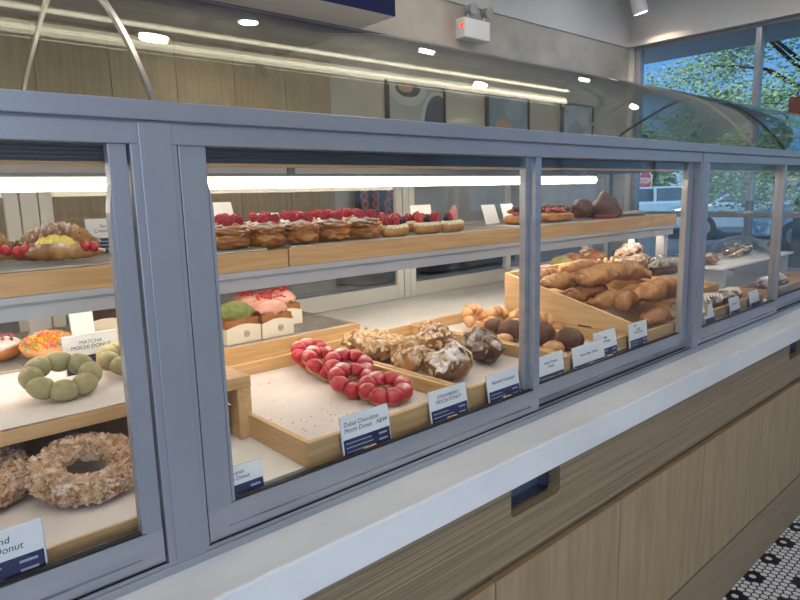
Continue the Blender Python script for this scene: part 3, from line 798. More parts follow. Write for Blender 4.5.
# --- raspberry choux
def choux_parts(t, seed, r=.043, berries=3):
    rg = random.Random(seed)
    b = MB().blob((0, 0, .019), (r * 1.03, r * .95, .022), 4, .15, 2.8, seed, flat=-.017); b.build('lower_shell', choux, t, angle=80)
    b = MB().blob((0, 0, .033), (r * .80, r * .74, .007), 3, .12, 4, seed); b.build('cream_layer', cream_w, t, angle=80)
    b = MB().blob((0, 0, .0405), (r * 1.03, r * .95, .0155), 4, .17, 3.0, seed + 50, flat=-.012); b.build('upper_shell', choux_top, t, angle=80)
    a0 = rg.uniform(0, 6.28)
    for i in range(berries):
        a = a0 + 2 * pi * i / berries; q = .0195
        child(RASP, 'raspberry', t, (q * cos(a), q * sin(a), .0615), (rg.uniform(-.4, .4), rg.uniform(-.4, .4), a), rg.uniform(.98, 1.12))
GC = 'raspberry topped choux on the upper shelf'
def choux_bun(label, loc, rz, seed):
    t = thing('raspberry_choux', label, 'pastry', loc, (0, 0, rz), GC); choux_parts(t, seed); return t
pz = PZ + .002
ordn = ['first', 'second', 'third', 'fourth', 'fifth']
protos = []
front = [(.645, .486), (.733, .478), (.823, .476), (.917, .478), (1.012, .476)]
fl = ['raspberry topped choux puff at the left end of the front row, beside the metal post',
      'raspberry topped choux puff second from the left in the front row, overhanging the tray joint',
      'raspberry topped choux puff in the middle of the front row on the upper shelf',
      'raspberry topped choux puff second from the right in the front row',
      'raspberry topped choux puff ending the front row, beside the first fruit tart']
for i, (x, y) in enumerate(front): protos.append(choux_bun(fl[i], (x, y, pz), R(40 * i), 60 + i))
rows = [([(.690, .588), (.782, .582), (.874, .584), (.968, .580), (1.062, .578)], 'second row from the glass'),
        ([(.742, .692), (.836, .688), (.930, .686), (1.022, .684), (1.115, .682)], 'rear row by the case back')]
pos5 = ['leftmost', 'second from left', 'middle one', 'second from right', 'rightmost']
for r_, (pts, nm) in enumerate(rows):
    for i, (x, y) in enumerate(pts):
        dup(protos[(i + 2 * r_ + 1) % 5], (x, y, pz), (0, 0, R(70 * i + 33 * r_)), 'raspberry topped choux puff, %s of the %s' % (pos5[i], nm))

# --- fruit tarts
def fruit_tart(label, loc, rz, seed, fruit, sc=1.0):
    t = thing('fruit_tart', label, 'pastry', loc, (0, 0, rz), 'fruit tarts on the upper shelf')
    L, W = .052 * sc, .027 * sc
    b = MB(); n = 40
    ring = lambda s, z: [(L * s * cos(2 * pi * i / n), W * s * sin(2 * pi * i / n) * (1 - .25 * abs(cos(2 * pi * i / n)) ** 2), z + .0015 * sin(i * 2.3)) for i in range(n)]
    rs_ = [ring(.80, 0), ring(.98, .008), ring(1.03, .020), ring(.94, .023), ring(.86, .019)]
    vs = [p for r in rs_ for p in r]
    fs = [(k * n + i, k * n + (i + 1) % n, (k + 1) * n + (i + 1) % n, (k + 1) * n + i) for k in range(4) for i in range(n)] + [tuple(range(n - 1, -1, -1)), tuple(4 * n + i for i in range(n))]
    b.add(vs, fs).build('pastry_shell', tart_crust, t, angle=60)
    b = MB(); rg = random.Random(seed)
    for i in range(15):
        a = 2 * pi * i / 15; b.blob((L * .66 * cos(a), W * .62 * sin(a), .024), (.0115, .0105, .008), 2, .1, 2, i)
    b.blob((0, 0, .023), (L * .7, W * .7, .007), 3); b.build('cream', cream, t, angle=80)
    for j, (kind, x, y) in enumerate(fruit):
        me, nm, z = {'r': (RASP, 'raspberry', .038), 'b': (BLUE, 'blueberry', .037), 's': (STRAW, 'strawberry', .040), 'c': (SLICE, 'strawberry_slice', .046)}[kind]
        child(me, nm, t, (x * L, y * W, z + rg.uniform(0, .004)), (rg.uniform(-.3, .3), rg.uniform(-.3, .3), rg.uniform(0, 6)), 1.2 if kind != 'c' else 1.5)
    return t
F1 = [('r', -.60, .1), ('b', -.30, .4), ('r', -.20, -.35), ('s', .08, .3), ('b', .20, -.2), ('r', .45, .2), ('b', .62, -.1)]
F2 = [('s', -.55, .1), ('b', -.28, .3), ('b', -.10, -.2), ('r', .10, .2), ('r', .30, -.25), ('b', .50, .15), ('s', .66, 0)]
fruit_tart('boat shaped fruit tart next to the last raspberry puff', (1.115, .470, pz), R(8), 71, F1)
fruit_tart('boat shaped fruit tart with blueberries and strawberries, in front of the small white card', (1.240, .475, pz), R(2), 72, F2)
fruit_tart('small end fruit tart topped with an upright strawberry slice', (1.345, .478, pz), R(-5), 73, [('b', -.55, 0), ('r', -.25, .2), ('c', .15, 0)], .85)
fruit_tart('fruit tart in the second row, behind the first fruit tart', (1.185, .575, pz), R(10), 74, F2)
fruit_tart('fruit tart in the second row, behind the blueberry tart', (1.305, .585, pz), R(-4), 75, F1)

# --- cream croissants on the left of the shelf
def cream_croissant(label, loc, rz, seed):
    t = thing('cream_croissant', label, 'croissant', loc, (0, 0, rz), 'cream filled croissants on the upper shelf')
    def half(z, tilt, squash, nm, m, wid):
        k = 30; pts = []; rad = []
        for i in range(k + 1):
            u = i / k; x = -.078 + .156 * u
            pts.append((x, .020 * (1 - (2 * u - 1) ** 2) * -1 + .008, z + .010 * (1 - (2 * u - 1) ** 2)))
            rad.append(wid * max(.12, 1 - abs(2 * u - 1) ** 1.8) ** .7 * (.88 + .16 * ((u * 7) % 1)))
        bb = MB().tube(pts, rad, 18, squash=squash); so = V((seed, z * 50, 0))
        for v in bb.v: v += V((0, 0, 1)) * N.noise(v * 45 + so) * .004; v.z = max(v.z, .0)
        bb.build(nm, m, t, angle=50, rot=(tilt, 0, 0))
    half(.016, 0, .58, 'lower_half', crois, .036)
    b = MB()
    for i in range(13):
        u = i / 12; x = -.060 + .120 * u; k_ = 1 - abs(2 * u - 1) ** 2.2
        b.blob((x, .012 + .004 * sin(i * 2.1), .036 + .012 * k_), (.0115, .014 + .020 * k_, .010 + .016 * k_ + .002 * (i % 2)), 3, .22, 3.0, i)
    b.build('upper_half', crois, t, angle=60)
    b = MB()
    for i in range(9):
        u = i / 8; b.blob((-.022 + .052 * u, -.026 - .005 * sin(pi * u), .036 + .008 * sin(pi * u)), (.0095, .010, .0095 + .003 * sin(i * 2.2)), 3, .16, 2.2, i)
    b.build('custard', banana_m, t, angle=80)
    for x, z in ((-.044, .030), (.050, .031), (.064, .029), (-.058, .026)):
        child(STRAW, 'strawberry', t, (x, -.032 + abs(x) * .16, z), (R(90), R(70), R(20 * x / .05)), .95)
    return t
cream_croissant('croissant filled with yellow custard and strawberries, in full view on the upper shelf', (.302, .497, pz), R(-24), 81)
cream_croissant('croissant with yellow custard and strawberries, cut by the left picture edge', (.172, .555, pz), R(-24), 82)

# --- donuts on the rack behind the riser
t = thing('sprinkle_donut', 'round donut covered in orange, yellow and green sprinkles, behind the green ring donut', 'donut', (.300, .652, RZ + .005))
MB().blob((0, 0, .027), (.052, .050, .030), 4, .03, 2, 3, flat=-.022).build('dough', tan_glaze, t, angle=80)
top = MB().blob((0, 0, .0285), (.0515, .0495, .031), 4, .03, 2, 3); top.f = [f for f in top.f]; 
cap = MB(); vs, fs = ico(4)
keep = [f for f in fs if all(vs[i].z > .05 for i in f)]
cap.add([V((v.x * .0525, v.y * .0505, .027 + v.z * .0312)) for v in vs], keep)
icing = cap.build('orange_icing', mat('orange_icing', (.62, .22, .05), (.55, .17, .03), rough=.4), t, angle=80)
b = MB(); rg = random.Random(5)
for i in range(420):
    p = V((rg.gauss(0, 1), rg.gauss(0, 1), abs(rg.gauss(0, 1)) + .15)).normalized()
    c = V((p.x * .0528, p.y * .0508, .027 + p.z * .0315)); d = p.cross(V((rg.gauss(0, 1), rg.gauss(0, 1), rg.gauss(0, 1)))).normalized() * .0036
    b.tube([c - d, c + d], .0011, 5, rg.choices(range(5), [4, 3, 2, 2, 1])[0])
stuff(b.build('sprinkles', sprk, icing))
t = thing('powdered_donut', 'round sugar dusted donut at the left picture edge, behind the green ring donut', 'donut', (.212, .715, RZ + .005))
MB().blob((0, 0, .024), (.054, .052, .028), 4, .04, 2, 9, flat=-.02).build('dough', dusted('powdered_crust', (.50, .22, .07), (.36, .13, .035), amt=.85, scale=18, pscale=14, up=.25), t, angle=80)
b = MB()
for i in range(5):
    b.tube([(-.035 + i * .016, -.03, .046), (-.03 + i * .016, 0, .053), (-.035 + i * .016, .03, .046)], .0035, 8)
b.build('glaze_stripes', mat('ruby_glaze', (.30, .03, .05), rough=.3), t)

# --- cakes in paper sleeves
def sleeve_cake(label, loc, rz, icing, seed, bits=None, cake=sponge, logo=True):
    t = thing('boxed_cake', label, 'cake', loc, (0, 0, rz), 'cakes in cream paper sleeves')
    W = .052
    # paper: four walls, the front and back edges arched
    def arc_pts(h0, h1): return [(-W, 0), (W, 0)] + [(W - 2 * W * i / 12, h0 + (h1 - h0) * sin(pi * i / 12)) for i in range(13)]
    b = MB()
    for y0, y1 in ((-W, -W + .0012), (W - .0012, W)): b.prism(arc_pts(.044, .054), y0, y1, 'y')
    b.box(-W, -W + .0012, -W + .0012, W - .0012, 0, .044).box(W - .0012, W, -W + .0012, W - .0012, 0, .044).box(-W, W, -W, W, 0, .0012)
    pp = b.build('paper_sleeve', cream_paper, t, smooth=False)
    if logo:
        b = MB().lobes(.0088, .0006, 0, 0, 40, 6, 0, 0, mx=M.Translation((.008, -W - .0004, .025)) @ M.Rotation(pi / 2, 4, 'X'))
        for a in (0, 2.1, 4.2):
            b.lobes(.0030, .0006, 0, 0, 20, 6, 0, 0, mx=M.Translation((.008 + .0032 * cos(a), -W - .0004, .025 + .0032 * sin(a))) @ M.Rotation(pi / 2, 4, 'X'))
        b.build('printed_emblem', ink, pp)
    MB().box(-W + .003, W - .003, -W + .003, W - .003, .0015, .066).blob((0, 0, .066), (W * .99, W * .99, .032), 4, .06, 2, seed).build('cake', cake, t, angle=60)
    if icing:
        vs, fs = ico(4); out = []
        for v in vs:
            k = 1 + .10 * N.noise(v * 2.5 + V((seed, 0, 0)))
            out.append(V((v.x * W * 1.07 * k, v.y * W * 1.07 * k, .074 + v.z * .036 * k)))
        lim = lambda v: v.z > -.12 + .40 * N.noise(V((v.x * 3, v.y * 3, seed)))
        ic = MB().add(out, [f for f in fs if all(lim(vs[i]) for i in f)]).build('icing', icing, t, angle=80)
        if bits:
            b = MB(); rg = random.Random(seed)
            for i in range(34):
                b.cbox((rg.gauss(-.002, .020), rg.gauss(.002, .016), .108 + rg.uniform(0, .006)), (.007, .006, .005), 0, M.Rotation(rg.uniform(0, 3), 4, 'Z') @ M.Rotation(rg.uniform(0, 3), 4, 'X'))
            b.build('berry_bits', straw_m, ic, smooth=False)
    return t
kz = DZ + .050
sleeve_cake('green topped cake in a cream paper sleeve, front row left', (.802, .812, kz), R(2), green_ice, 91)
sleeve_cake('pink iced cake with red berry bits in a paper sleeve, front row', (.910, .812, kz), R(2), pink_ice, 92, True)
sleeve_cake('pink iced cake with berry bits, rear row, behind the green topped one', (.905, .925, kz), R(-3), pink_ice, 93, True)
sleeve_cake('pink iced cake at the right end of the rear row', (1.015, .925, kz), R(0), pink_ice, 94, True)
sleeve_cake('dark chocolate cake in a cream paper sleeve on the riser, behind the metal post', (.440, .78, RZ + .005), R(0), choc_cake, 95, None, choc_cake, False)

# --- sandwiches and dark cakes at the far end of the shelf
def slab(c, sz, seed, pw=.55):
    vs, fs = ico(4); out = []
    for v in vs:
        q = V([math.copysign(abs(k) ** pw, k) for k in v]); k = 1 + .05 * N.noise(v * 3 + V((seed, 0, 0)))
        out.append(V((c[0] + q.x * sz[0] * k, c[1] + q.y * sz[1] * k, c[2] + q.z * sz[2] * k)))
    return MB().add(out, fs)
def sandwich(label, loc, rz, seed, L=.062):
    t = thing('open_sandwich', label, 'sandwich', loc, (0, 0, rz), 'open sandwiches at the far end of the upper shelf')
    slab((0, 0, .0165), (L, .034, .016), seed).build('bread', bread_m, t, angle=80)
    b = MB(); rg = random.Random(seed)
    for i in range(12): b.blob((rg.uniform(-L * .75, L * .75), rg.uniform(-.022, .022), .036 + rg.uniform(0, .010)), (.016, .011, .008), 2, .3, 2.5, i)
    b.build('ham_topping', ham_m, t, angle=60)
    b = MB()
    for i in range(8): b.blob((rg.uniform(-L * .7, L * .7), rg.uniform(-.020, .024), .042 + rg.uniform(0, .012)), (.012, .012, .010), 2, .3, 2.5, i)
    b.build('dark_topping', dark_bake, t, angle=60)
    return t
sandwich('open sandwich at the left of the far shelf end, beside a tilted white card', (1.735, .520, pz), R(-8), 101, .070)
sandwich('open sandwich with ham topping, in the middle of the far shelf end', (1.905, .500, pz), R(-5), 102, .066)
sandwich('open sandwich in the second row of the far shelf end, behind the middle one', (1.93, .60, pz), R(5), 103, .060)
tag(MB().blob((0, 0, .036), (.042, .040, .040), 4, .12, 3, 4, flat=-.03).build('dark_bun', dark_bake, loc=(2.12, .535, pz)), 'dark round bun between the sandwiches and the pyramid shaped cake', 'bun')
t = thing('pyramid_cake', 'tall pyramid shaped brown pastry at the far end of the upper shelf', 'pastry', (2.22, .500, pz))
b = MB().tube([(0, 0, 0), (0, 0, .012), (0, 0, .030), (.002, 0, .050), (.004, 0, .070), (.004, 0, .088), (.004, 0, .100)], [.058, .064, .060, .047, .034, .024, .008], 28)
for v in b.v: v += V((v.x, v.y, .02)).normalized() * N.noise(v * 42) * .012
b.build('pastry', dark_bake, t, angle=70)
MB().tube([(0, 0, .001), (0, 0, .014)], [.060, .066], 28).build('pink_base', ham_m, t)
tag(MB().blob((0, 0, .010), (.075, .036, .011), 3, .05, 2, 8, flat=-.007).build('flat_pastry', mat('grey_pastry', (.42, .33, .27), (.34, .26, .21), rough=.5), loc=(2.44, .495, pz)), 'low pale pastry after the pyramid cake at the shelf end', 'pastry')

# --- bread crate
def crate(label, x0, x1, y0, y1, z0, zf, zb, m=plywood, fz=.012):
    L = ((x0 + x1) / 2, (y0 + y1) / 2, z0); w = .012
    t = thing('bread_crate', label, 'crate', L)
    for a, c in ((x0, x0 + w), (x1 - w, x1)):
        sp = MB().prism([(y0, z0), (y1, z0), (y1, zb), (y0, zf)], a, c, 'x').build('side_panel', m, t, L, smooth=False)
        if a == x0: MB().box(a - .0004, a + .001, y0 + .13, y0 + .175, zf - .028, zf - .024).build('slot', rubber, sp, L, smooth=False)
    MB().box(x0 + w, x1 - w, y1 - w, y1, z0, zb).build('back_panel', m, t, L, smooth=False)
    MB().box(x0 + w, x1 - w, y0, y0 + w, z0, zf - (.034 if zb > 1.05 else 0)).build('front_panel', bamboo, t, L, smooth=False)
    MB().prism([(y0 + w, z0 + fz), (y1 - w, z0 + fz), (y1 - w, zb - (.075 if zb > 1.05 else .01)), (y0 + w, zf - (.05 if zb > 1.05 else .012))], x0 + w, x1 - w, 'x').build('sloped_floor', m, t, L, smooth=False)
    return t
crate('pale plywood crate with a slanted side, heaped with bread sticks', 1.602, 2.085, .040, .49, DZ, .995, 1.105)
crate('pale plywood crate behind the bread stick crate, holding nut crusted croissants', 2.105, 2.56, .19, .54, DZ, .985, 1.015)
slope = (1.03 - .945) / .426
def stick(label, a, c, r, seed, m=bread_m, bend=.01, name='bread_stick', cat='bread', group='bread sticks in the plywood crate'):
    a, c = V(a), V(c); mid = (a + c) / 2; L = (c - a).length
    b = MB(); k = 36; pts = []; rad = []
    for i in range(k + 1):
        u = i / k; p = a.lerp(c, u) - mid
        p += V((0, 0, 1)) * bend * sin(pi * u) + V((0, .006 * sin(u * 9 + seed), 0)); pts.append(p)
        rad.append(r * max(.18, (1 - abs(2 * u - 1) ** 3.2)) ** .6 * (1 + .05 * sin(u * L / .045 * 2 * pi + seed)))
    b.tube(pts, rad, 18, squash=.8)
    for v in b.v: v += V((0, 0, 1)) * N.noise(v * 30 + V((seed, 0, 0))) * .011 + V((0, 1, 0)) * N.noise(v * 38 + V((0, seed, 0))) * .010 + v.normalized() * N.noise(v * 90) * .003
    return tag(b.build(name, m, angle=70, loc=mid), label, cat, group)
def fz(y): return .945 + slope * (y - .052)
# label, start (x, y, lift), end, radius
for i, (lb, x0, y0, x1, y1, h, r, m) in enumerate((
    ('bread stick lying along the back of the plywood crate, darkest at its tip', 1.625, .425, 1.83, .440, .060, .028, bread_b),
    ('broad pale bread stick across the rear of the crate, behind the others', 1.80, .425, 2.05, .39, .070, .038, bread_m),
    ('long bread stick whose round end rests on the crate side near the divider', 1.628, .372, 1.86, .330, .066, .031, bread_m),
    ('bumpy bread stick in the middle of the crate, on top of the heap', 1.70, .275, 1.915, .270, .098, .033, bread_m),
    ('bread stick lying right of the middle one, towards the nut croissants', 1.86, .330, 2.065, .235, .095, .037, bread_m),
    ('dark bread stick low at the crate side, under the bumpy one', 1.655, .205, 1.84, .190, .052, .028, bread_b),
    ('large bumpy bread stick in the front right of the crate', 1.775, .128, 2.06, .100, .088, .043, bread_m),
    ('medium bread stick left of the large front one, against the crate side', 1.70, .150, 1.86, .165, .058, .031, bread_b),
    ('short bread stick low at the front of the crate, nearest the price cards', 1.74, .078, 1.88, .076, .030, .026, bread_b),
    ('bread stick buried in the crate under the middle ones', 1.66, .300, 1.90, .290, .040, .030, bread_b),
    ('long brown bread stick under the large front one, reaching the far crate side', 1.80, .205, 2.06, .185, .050, .034, bread_b))):
    stick(lb, (x0, y0, fz(y0) + h - .004), (x1, y1, fz(y1) + h - .004), r, 110 + i, m)
def nutty(label, loc, rz, seed, m=crois):
    t = thing('nut_croissant', label, 'croissant', loc, (R(-20), 0, rz), 'nut crusted croissants in the rear crate')
    body = MB().blob((0, 0, .028), (.040, .062, .040), 4, .12, 3, seed, flat=-.06).build('crust', m, t, angle=70)
    stuff(scatter(body, 260, (.005, .0032), random.Random(seed), zmin=-.2, tall=.0010, lift=.0012, spread=.5).build('nut_pieces', nut_flake, body, smooth=False))
    return t
s2 = (1.005 - .973) / .42
fz2 = lambda y: .973 + s2 * (y - .11) + .035
t = thing('cream_pastry', 'pale ridged cream pastry at the left of the rear crate, above the bread sticks', 'pastry', (2.130, .450, fz2(.45)), (R(-12), 0, R(20)))
body = MB().blob((0, 0, .030), (.040, .060, .034), 4, .08, 3, 5, flat=-.025).build('crust', crois_lt, t, angle=70)
b = MB()
for i in range(5): b.tube([(.030 * cos(a) * (1 - .1 * i), -.050 + .024 * i, .032 + .036 * sin(a)) for a in [pi * q / 10 for q in range(11)]], .0058, 8)
b.build('cream_ridges', mat('pale_glaze_ridge', (.78, .56, .24), (.70, .46, .17), rough=.4), t)
nutty('nut crusted croissant second from the left in the rear crate', (2.215, .425, fz2(.42)), R(15), 121)
nutty('nut crusted croissant third from the left in the rear crate', (2.310, .415, fz2(.41)), R(10), 122)
nutty('nut crusted croissant behind the bagged bread in the rear crate', (2.40, .45, fz2(.445)), R(5), 123, crois_dk)
nutty('small nut crusted croissant at the back of the rear crate, under the white blank card', (2.42, .49, fz2(.49) + .036), R(60), 124, crois_dk)
t = thing('bagged_bread', 'bread in a clear plastic bag with a white label, right end of the rear crate', 'bread', (2.405, .325, fz2(.32)), (R(-12), 0, R(15)))
MB().blob((0, 0, .036), (.046, .080, .034), 4, .08, 3, 15, flat=-.03).build('loaf', crois_dk, t, angle=70)
MB().blob((0, 0, .040), (.053, .090, .043), 4, .14, 5, 16, flat=-.036).build('plastic_bag', G_DOME, t, angle=70)
MB().cbox((-.004, -.080, .050), (.060, .0008, .036), 0, M.Rotation(R(-35), 4, 'X')).build('bag_label', plain_white, t, smooth=False)
tag(MB().blob((0, 0, .03), (.045, .045, .034), 3, .1, 3, 18, flat=-.03).build('green_bun', mat('olive_bun', (.26, .22, .08), (.18, .15, .05), rough=.6, bump=.3), loc=(2.105, .61, DZ + .127)), 'olive green bun peeking over the back of the plywood crate', 'bun')
# stand carrying the olive bun
tag(MB().box(2.06, 2.5, .56, .82, DZ, DZ + .008).box(2.06, 2.08, .56, .82, DZ + .008, DZ + .122).box(2.48, 2.5, .56, .82, DZ + .008, DZ + .122).box(2.06, 2.5, .56, .82, DZ + .122, DZ + .127).build('wire_stand', shelf_metal, smooth=False), 'low pale display stand behind the bread crate', 'stand')
for i, (x, y) in enumerate(((2.22, .64), (2.36, .62), (2.44, .70))):
    tag(MB().blob((0, 0, .030), (.065, .042, .032), 4, .1, 3, 20 + i, flat=-.026).build('brown_loaf', bread_d, loc=(x, y, DZ + .127), angle=70), ['brown loaf on the low stand, leftmost of three beyond the bread crate', 'brown loaf on the low stand, front one under the white blank card', 'brown loaf at the rear right of the low stand'][i], 'bread', 'brown loaves on the low stand')

# --- second bay: raised platter with dome, almond pastries in front
PL = (3.02, .32, DZ)
t = thing('cake_platter', 'white raised platter in the right compartment with a clear lid over pastries', 'platter', PL)
MB().box(2.60, 3.44, .195, .45, DZ + .112, DZ + .122).build('platter_top', plain_white, t, PL, smooth=False, bevel=.003)
for x in (2.64, 3.38):
    MB().box(x, x + .02, .205, .44, DZ, DZ + .112).build('support', clear, t, PL, smooth=False)
vs, fs = ico(4)
dm = MB().add([V((3.10 + v.x * .20, .32 + v.y * .12, DZ + .123 + max(v.z, 0) * .095)) for v in vs], [f for f in fs if all(vs[i].z > -.02 for i in f)])
o = dm.build('clear_lid', G_DOME, t, PL, angle=80); 
sm = o.modifiers.new('thick', 'SOLIDIFY'); sm.thickness = .002
pl = DZ + .1235
for i, (x, y, s, m, nm) in enumerate(((3.02, .32, .050, crois_lt, 'golden pastry under the clear lid, left of two'), (3.17, .33, .048, crois_dk, 'dark pastry under the clear lid, right of two'),
                                      (2.70, .29, .048, crois, 'sugared pastry on the platter, outside the lid at its left'), (2.78, .39, .044, crois_dk, 'dark sugared pastry on the platter, behind the left one'),
                                      (3.36, .30, .044, crois, 'pastry on the platter to the right of the clear lid'))):
    tag(MB().blob((0, 0, .024), (s, s * .8, .026), 4, .12, 3, 30 + i, flat=-.02).build('glazed_pastry', m, loc=(x, y, pl)), nm, 'pastry', 'pastries on the raised platter')
wood_tray('bamboo_tray', 'bamboo tray in the right compartment holding white iced pastries', 1.96, 2.62, .05, .18, DZ, .035)
wood_tray('bamboo_tray', 'bamboo tray at the far end of the right compartment, past the white iced pastries', 2.70, 3.35, .05, .18, DZ, .035)
def iced(label, loc, seed):
    t = thing('iced_pastry', label, 'pastry', loc, (0, 0, R(seed * 17)), 'white iced pastries in the right compartment')
    MB().blob((0, 0, .026), (.058, .040, .028), 4, .08, 3, seed, flat=-.022).build('pastry', crois_dk, t, angle=70)
    b = MB()
    for k in range(6):
        x = -.036 + .0145 * k; b.tube([(x, -.028, .038), (x + .006, -.012, .0525), (x, .012, .0535), (x + .006, .028, .038)], .0042, 7)
    b.build('icing_stripes', cream_w, t)
    return t
for i, (x, y) in enumerate(((2.10, .11), (2.27, .115), (2.44, .11), (2.82, .11), (2.98, .115))):
    iced(['white iced pastry in the right compartment, next to the metal post', 'white iced pastry in the right compartment, second from the metal post', 'white iced pastry in the right compartment, third from the metal post',
          'white iced pastry on the far tray, its near end', 'white iced pastry on the far tray, further one'][i], (x, y, DZ + .013), 40 + i)

# ================================================================== PRICE CARDS
def card(label, x, y, z, w=.10, h=.072, lines='', size=.0105, rz=0, lean=R(8), band=.46, block=True, new=False, small=True, serif=True, capt_y=None):
    t = thing('price_card', label, 'price card', (x, y, z), (0, 0, rz), 'price cards in the display case')
    def add(mb, nm, m, par=t): return mb.build(nm, m, par, smooth=False, rot=(-lean, 0, 0) if par is t else (0, 0, 0))
    c = add(MB().box(-w / 2, w / 2, -.0010, .0006, 0, h), 'card', plain_white)
    if band:
        add(MB().box(-w / 2 + .0015, w / 2 - .0015, -.0013, -.0010, .0012, h * band), 'navy_band', navy, c)
        if small:
            b = MB(); rg = random.Random(int(x * 1000))
            for k in range(3):
                zz = h * band - .008 - k * .0075
                if zz < .004: break
                b.box(-w * .44, -w * .44 + w * rg.uniform(.35, .55), -.0015, -.0013, zz, zz + .0016)
            for k in range(2):
                zz = h * band - .009 - k * .0105
                if zz < .004: break
                b.box(w * .24, w * .42, -.0015, -.0013, zz, zz + .0030)
            add(b, 'small_print', ink_white, c)
    add(MB().box(-w / 2 - .0012, w / 2 + .0012, .0006, .0016, 0, h + .001), 'acrylic_back', clear, c)
    if lines:
        text(lines, size, (0 if not new else -w * .45, -.0012, h * (band + (1 - band) * .5) if capt_y is None else capt_y), c, ink, shear=.12, align='LEFT' if new else 'CENTER')
    if new:
        text('NEW', size * .95, (w * .33, -.0012, h * (band + (1 - band) * .36)), c, ink_black, shear=.35, bold=.0001)
    if block:
        MB().box(-.013, .013, -.0085, -.0022, 0, .013).build('wooden_foot', plywood, t, smooth=False)
    return t
cy = .0245
card('price card reading Dubai Chocolate Mochi Donut with a handwritten NEW', .647, cy, DZ, .106, .074, 'Dubai Chocolate\nMochi Donut', .0112, new=True)
card('price card reading Strawberry Mochi Donut, in front of the red donut tray corner', .856, cy, DZ, .104, .068, 'STRAWBERRY\nMOCHI DONUT', .0098, lean=R(9))
card('price card reading Almond Croissant', 1.026, cy, DZ, .104, .064, 'Almond Croissant', .0105, lean=R(9))
card('price card just right of the upright divider, reading Sweet Potato Donut', 1.216, .0372, DZ, .102, .064, 'Sweet Potato\nDonut', .0098, lean=R(8), band=.30)
card('low price card reading Sweet Bean Donut, right of the Sweet Potato one', 1.380, .0372, DZ, .142, .060, 'Sweet Bean Donut', .0105, lean=R(8), band=.24)
card('price card reading Milk Soft Bread, overlapping the low card beside it', 1.478, .0445, DZ + .0, .106, .076, 'Milk\nSoft Bread', .0095, lean=R(10), band=.40)
card('price card reading Sugar Stick Bread, in front of the plywood crate', 1.626, .034, DZ, .098, .078, 'Sugar\nStick Bread', .0095, lean=R(6), band=.42)
card('price card reading Almond Mochi Donut, at the bottom left corner behind the glass', .086, cy, DZ, .108, .068, 'Almond\nMochi Donut', .0118, lean=R(4), block=False)
card('price card on the case floor beside the left metal post, mostly hidden by it', .397, cy, DZ, .090, .050, 'Coconut\nMochi Donut', .0085, lean=R(14), block=False)
card('price card reading Matcha Mochi Donut, standing behind the green ring donut',   .337, .478, RZ + .002, .098, .076, 'MATCHA\nMOCHI DONUT', .0100, lean=R(4))
card('blank white card behind the Matcha card on the riser', .372, .655, RZ + .005, .046, .105, '', band=0, block=False)
card('price card reading Strawberry Cream Croissant, behind the custard croissant on the upper shelf', .435, .600, pz + .002, .100, .074, 'Strawberry\nCream Croissant', .0105, lean=R(6))
card('blank white card behind the fruit tarts on the upper shelf', 1.535, .80, pz, .10, .072, '', band=0, lean=R(10), block=False)
card('taller blank white card leaning behind the raspberry puffs on the upper shelf', .80, .80, pz, .07, .105, '', band=0, lean=R(16), rz=R(12), block=False)
card('shorter blank white card leaning right of the taller one behind the raspberry puffs', .93, .81, pz, .085, .072, '', band=0, lean=R(24), rz=R(-8), block=False)
card('tilted blank white card beside the first open sandwich on the far shelf end', 1.70, .62, pz, .07, .070, '', band=0, lean=R(20), block=False)
card('tilted blank white card behind the middle open sandwich on the far shelf end', 1.90, .70, pz, .07, .068, '', band=0, lean=R(20), block=False)
card('blank white card standing tall at the back of the rear crate', 2.475, .520, fz2(.50) + .04, .045, .105, '', band=0, lean=0, block=False)
card('price card leaning in the right compartment, next to the metal post', 2.10, .034, DZ, .075, .062, '', band=.3, lean=R(14), small=False, block=False)
card('price card in the right compartment, second from the metal post', 2.31, .034, DZ, .085, .060, 'Iced Pastry', .009, lean=R(10), band=.25, block=False)
card('price card in the right compartment, third from the metal post', 2.50, .034, DZ, .090, .060, '', band=.3, lean=R(14), block=False, small=False)
card('white price card standing on the platter, right of the clear lid', 3.27, .212, pl, .075, .070, '', band=.35, lean=R(14), block=False, small=False)

# ================================================================== BACK OF HOUSE
t = thing('back_counter', 'dark counter along the back wall behind the display case', 'counter', (.8, 1.85, 0))
MB().box(-2.6, 4.4, 1.66, 2.015, 0, .88).build('carcass', dark_panel, t, (.8, 1.85, 0), smooth=False)
MB().box(-2.62, 4.42, 1.64, 2.018, .88, .91).build('worktop', grey_box, t, (.8, 1.85, 0), smooth=False)
t = thing('prep_machine', 'dark speckled box appliance on the back counter, seen under the upper shelf', 'appliance', (2.83, 1.83, .91))
MB().box(2.45, 3.22, 1.70, 1.98, .925, 1.16).build('housing', dark_panel, t, (2.83, 1.83, .91), smooth=False, bevel=.01)
for x in (2.52, 3.12): MB().cyl((x, 1.84, .91), .015, .015, 12).build('foot', rubber, t, (2.83, 1.83, .91))
t = thing('steel_pan', 'pale blue grey steel pan on the back counter, left of the dark appliance', 'pan', (2.05, 1.80, .91))
MB().tube([(2.05, 1.80, .91), (2.05, 1.80, .92), (2.05, 1.80, 1.00), (2.05, 1.80, 1.002)], [.13, .15, .17, .18], 32).build('bowl', grey_box, t, (2.05, 1.80, .91))
MB().tube([(2.05, 1.64, .97), (1.95, 1.62, .985), (1.80, 1.63, .99)], .01, 10).build('handle', steel, t, (2.05, 1.80, .91))
tag(MB().box(1.55, 1.80, 1.70, 1.95, .91, 1.05).build('cardboard_box', cup_m, smooth=False, bevel=.004), 'grey box on the back counter behind the boxed cakes', 'box')
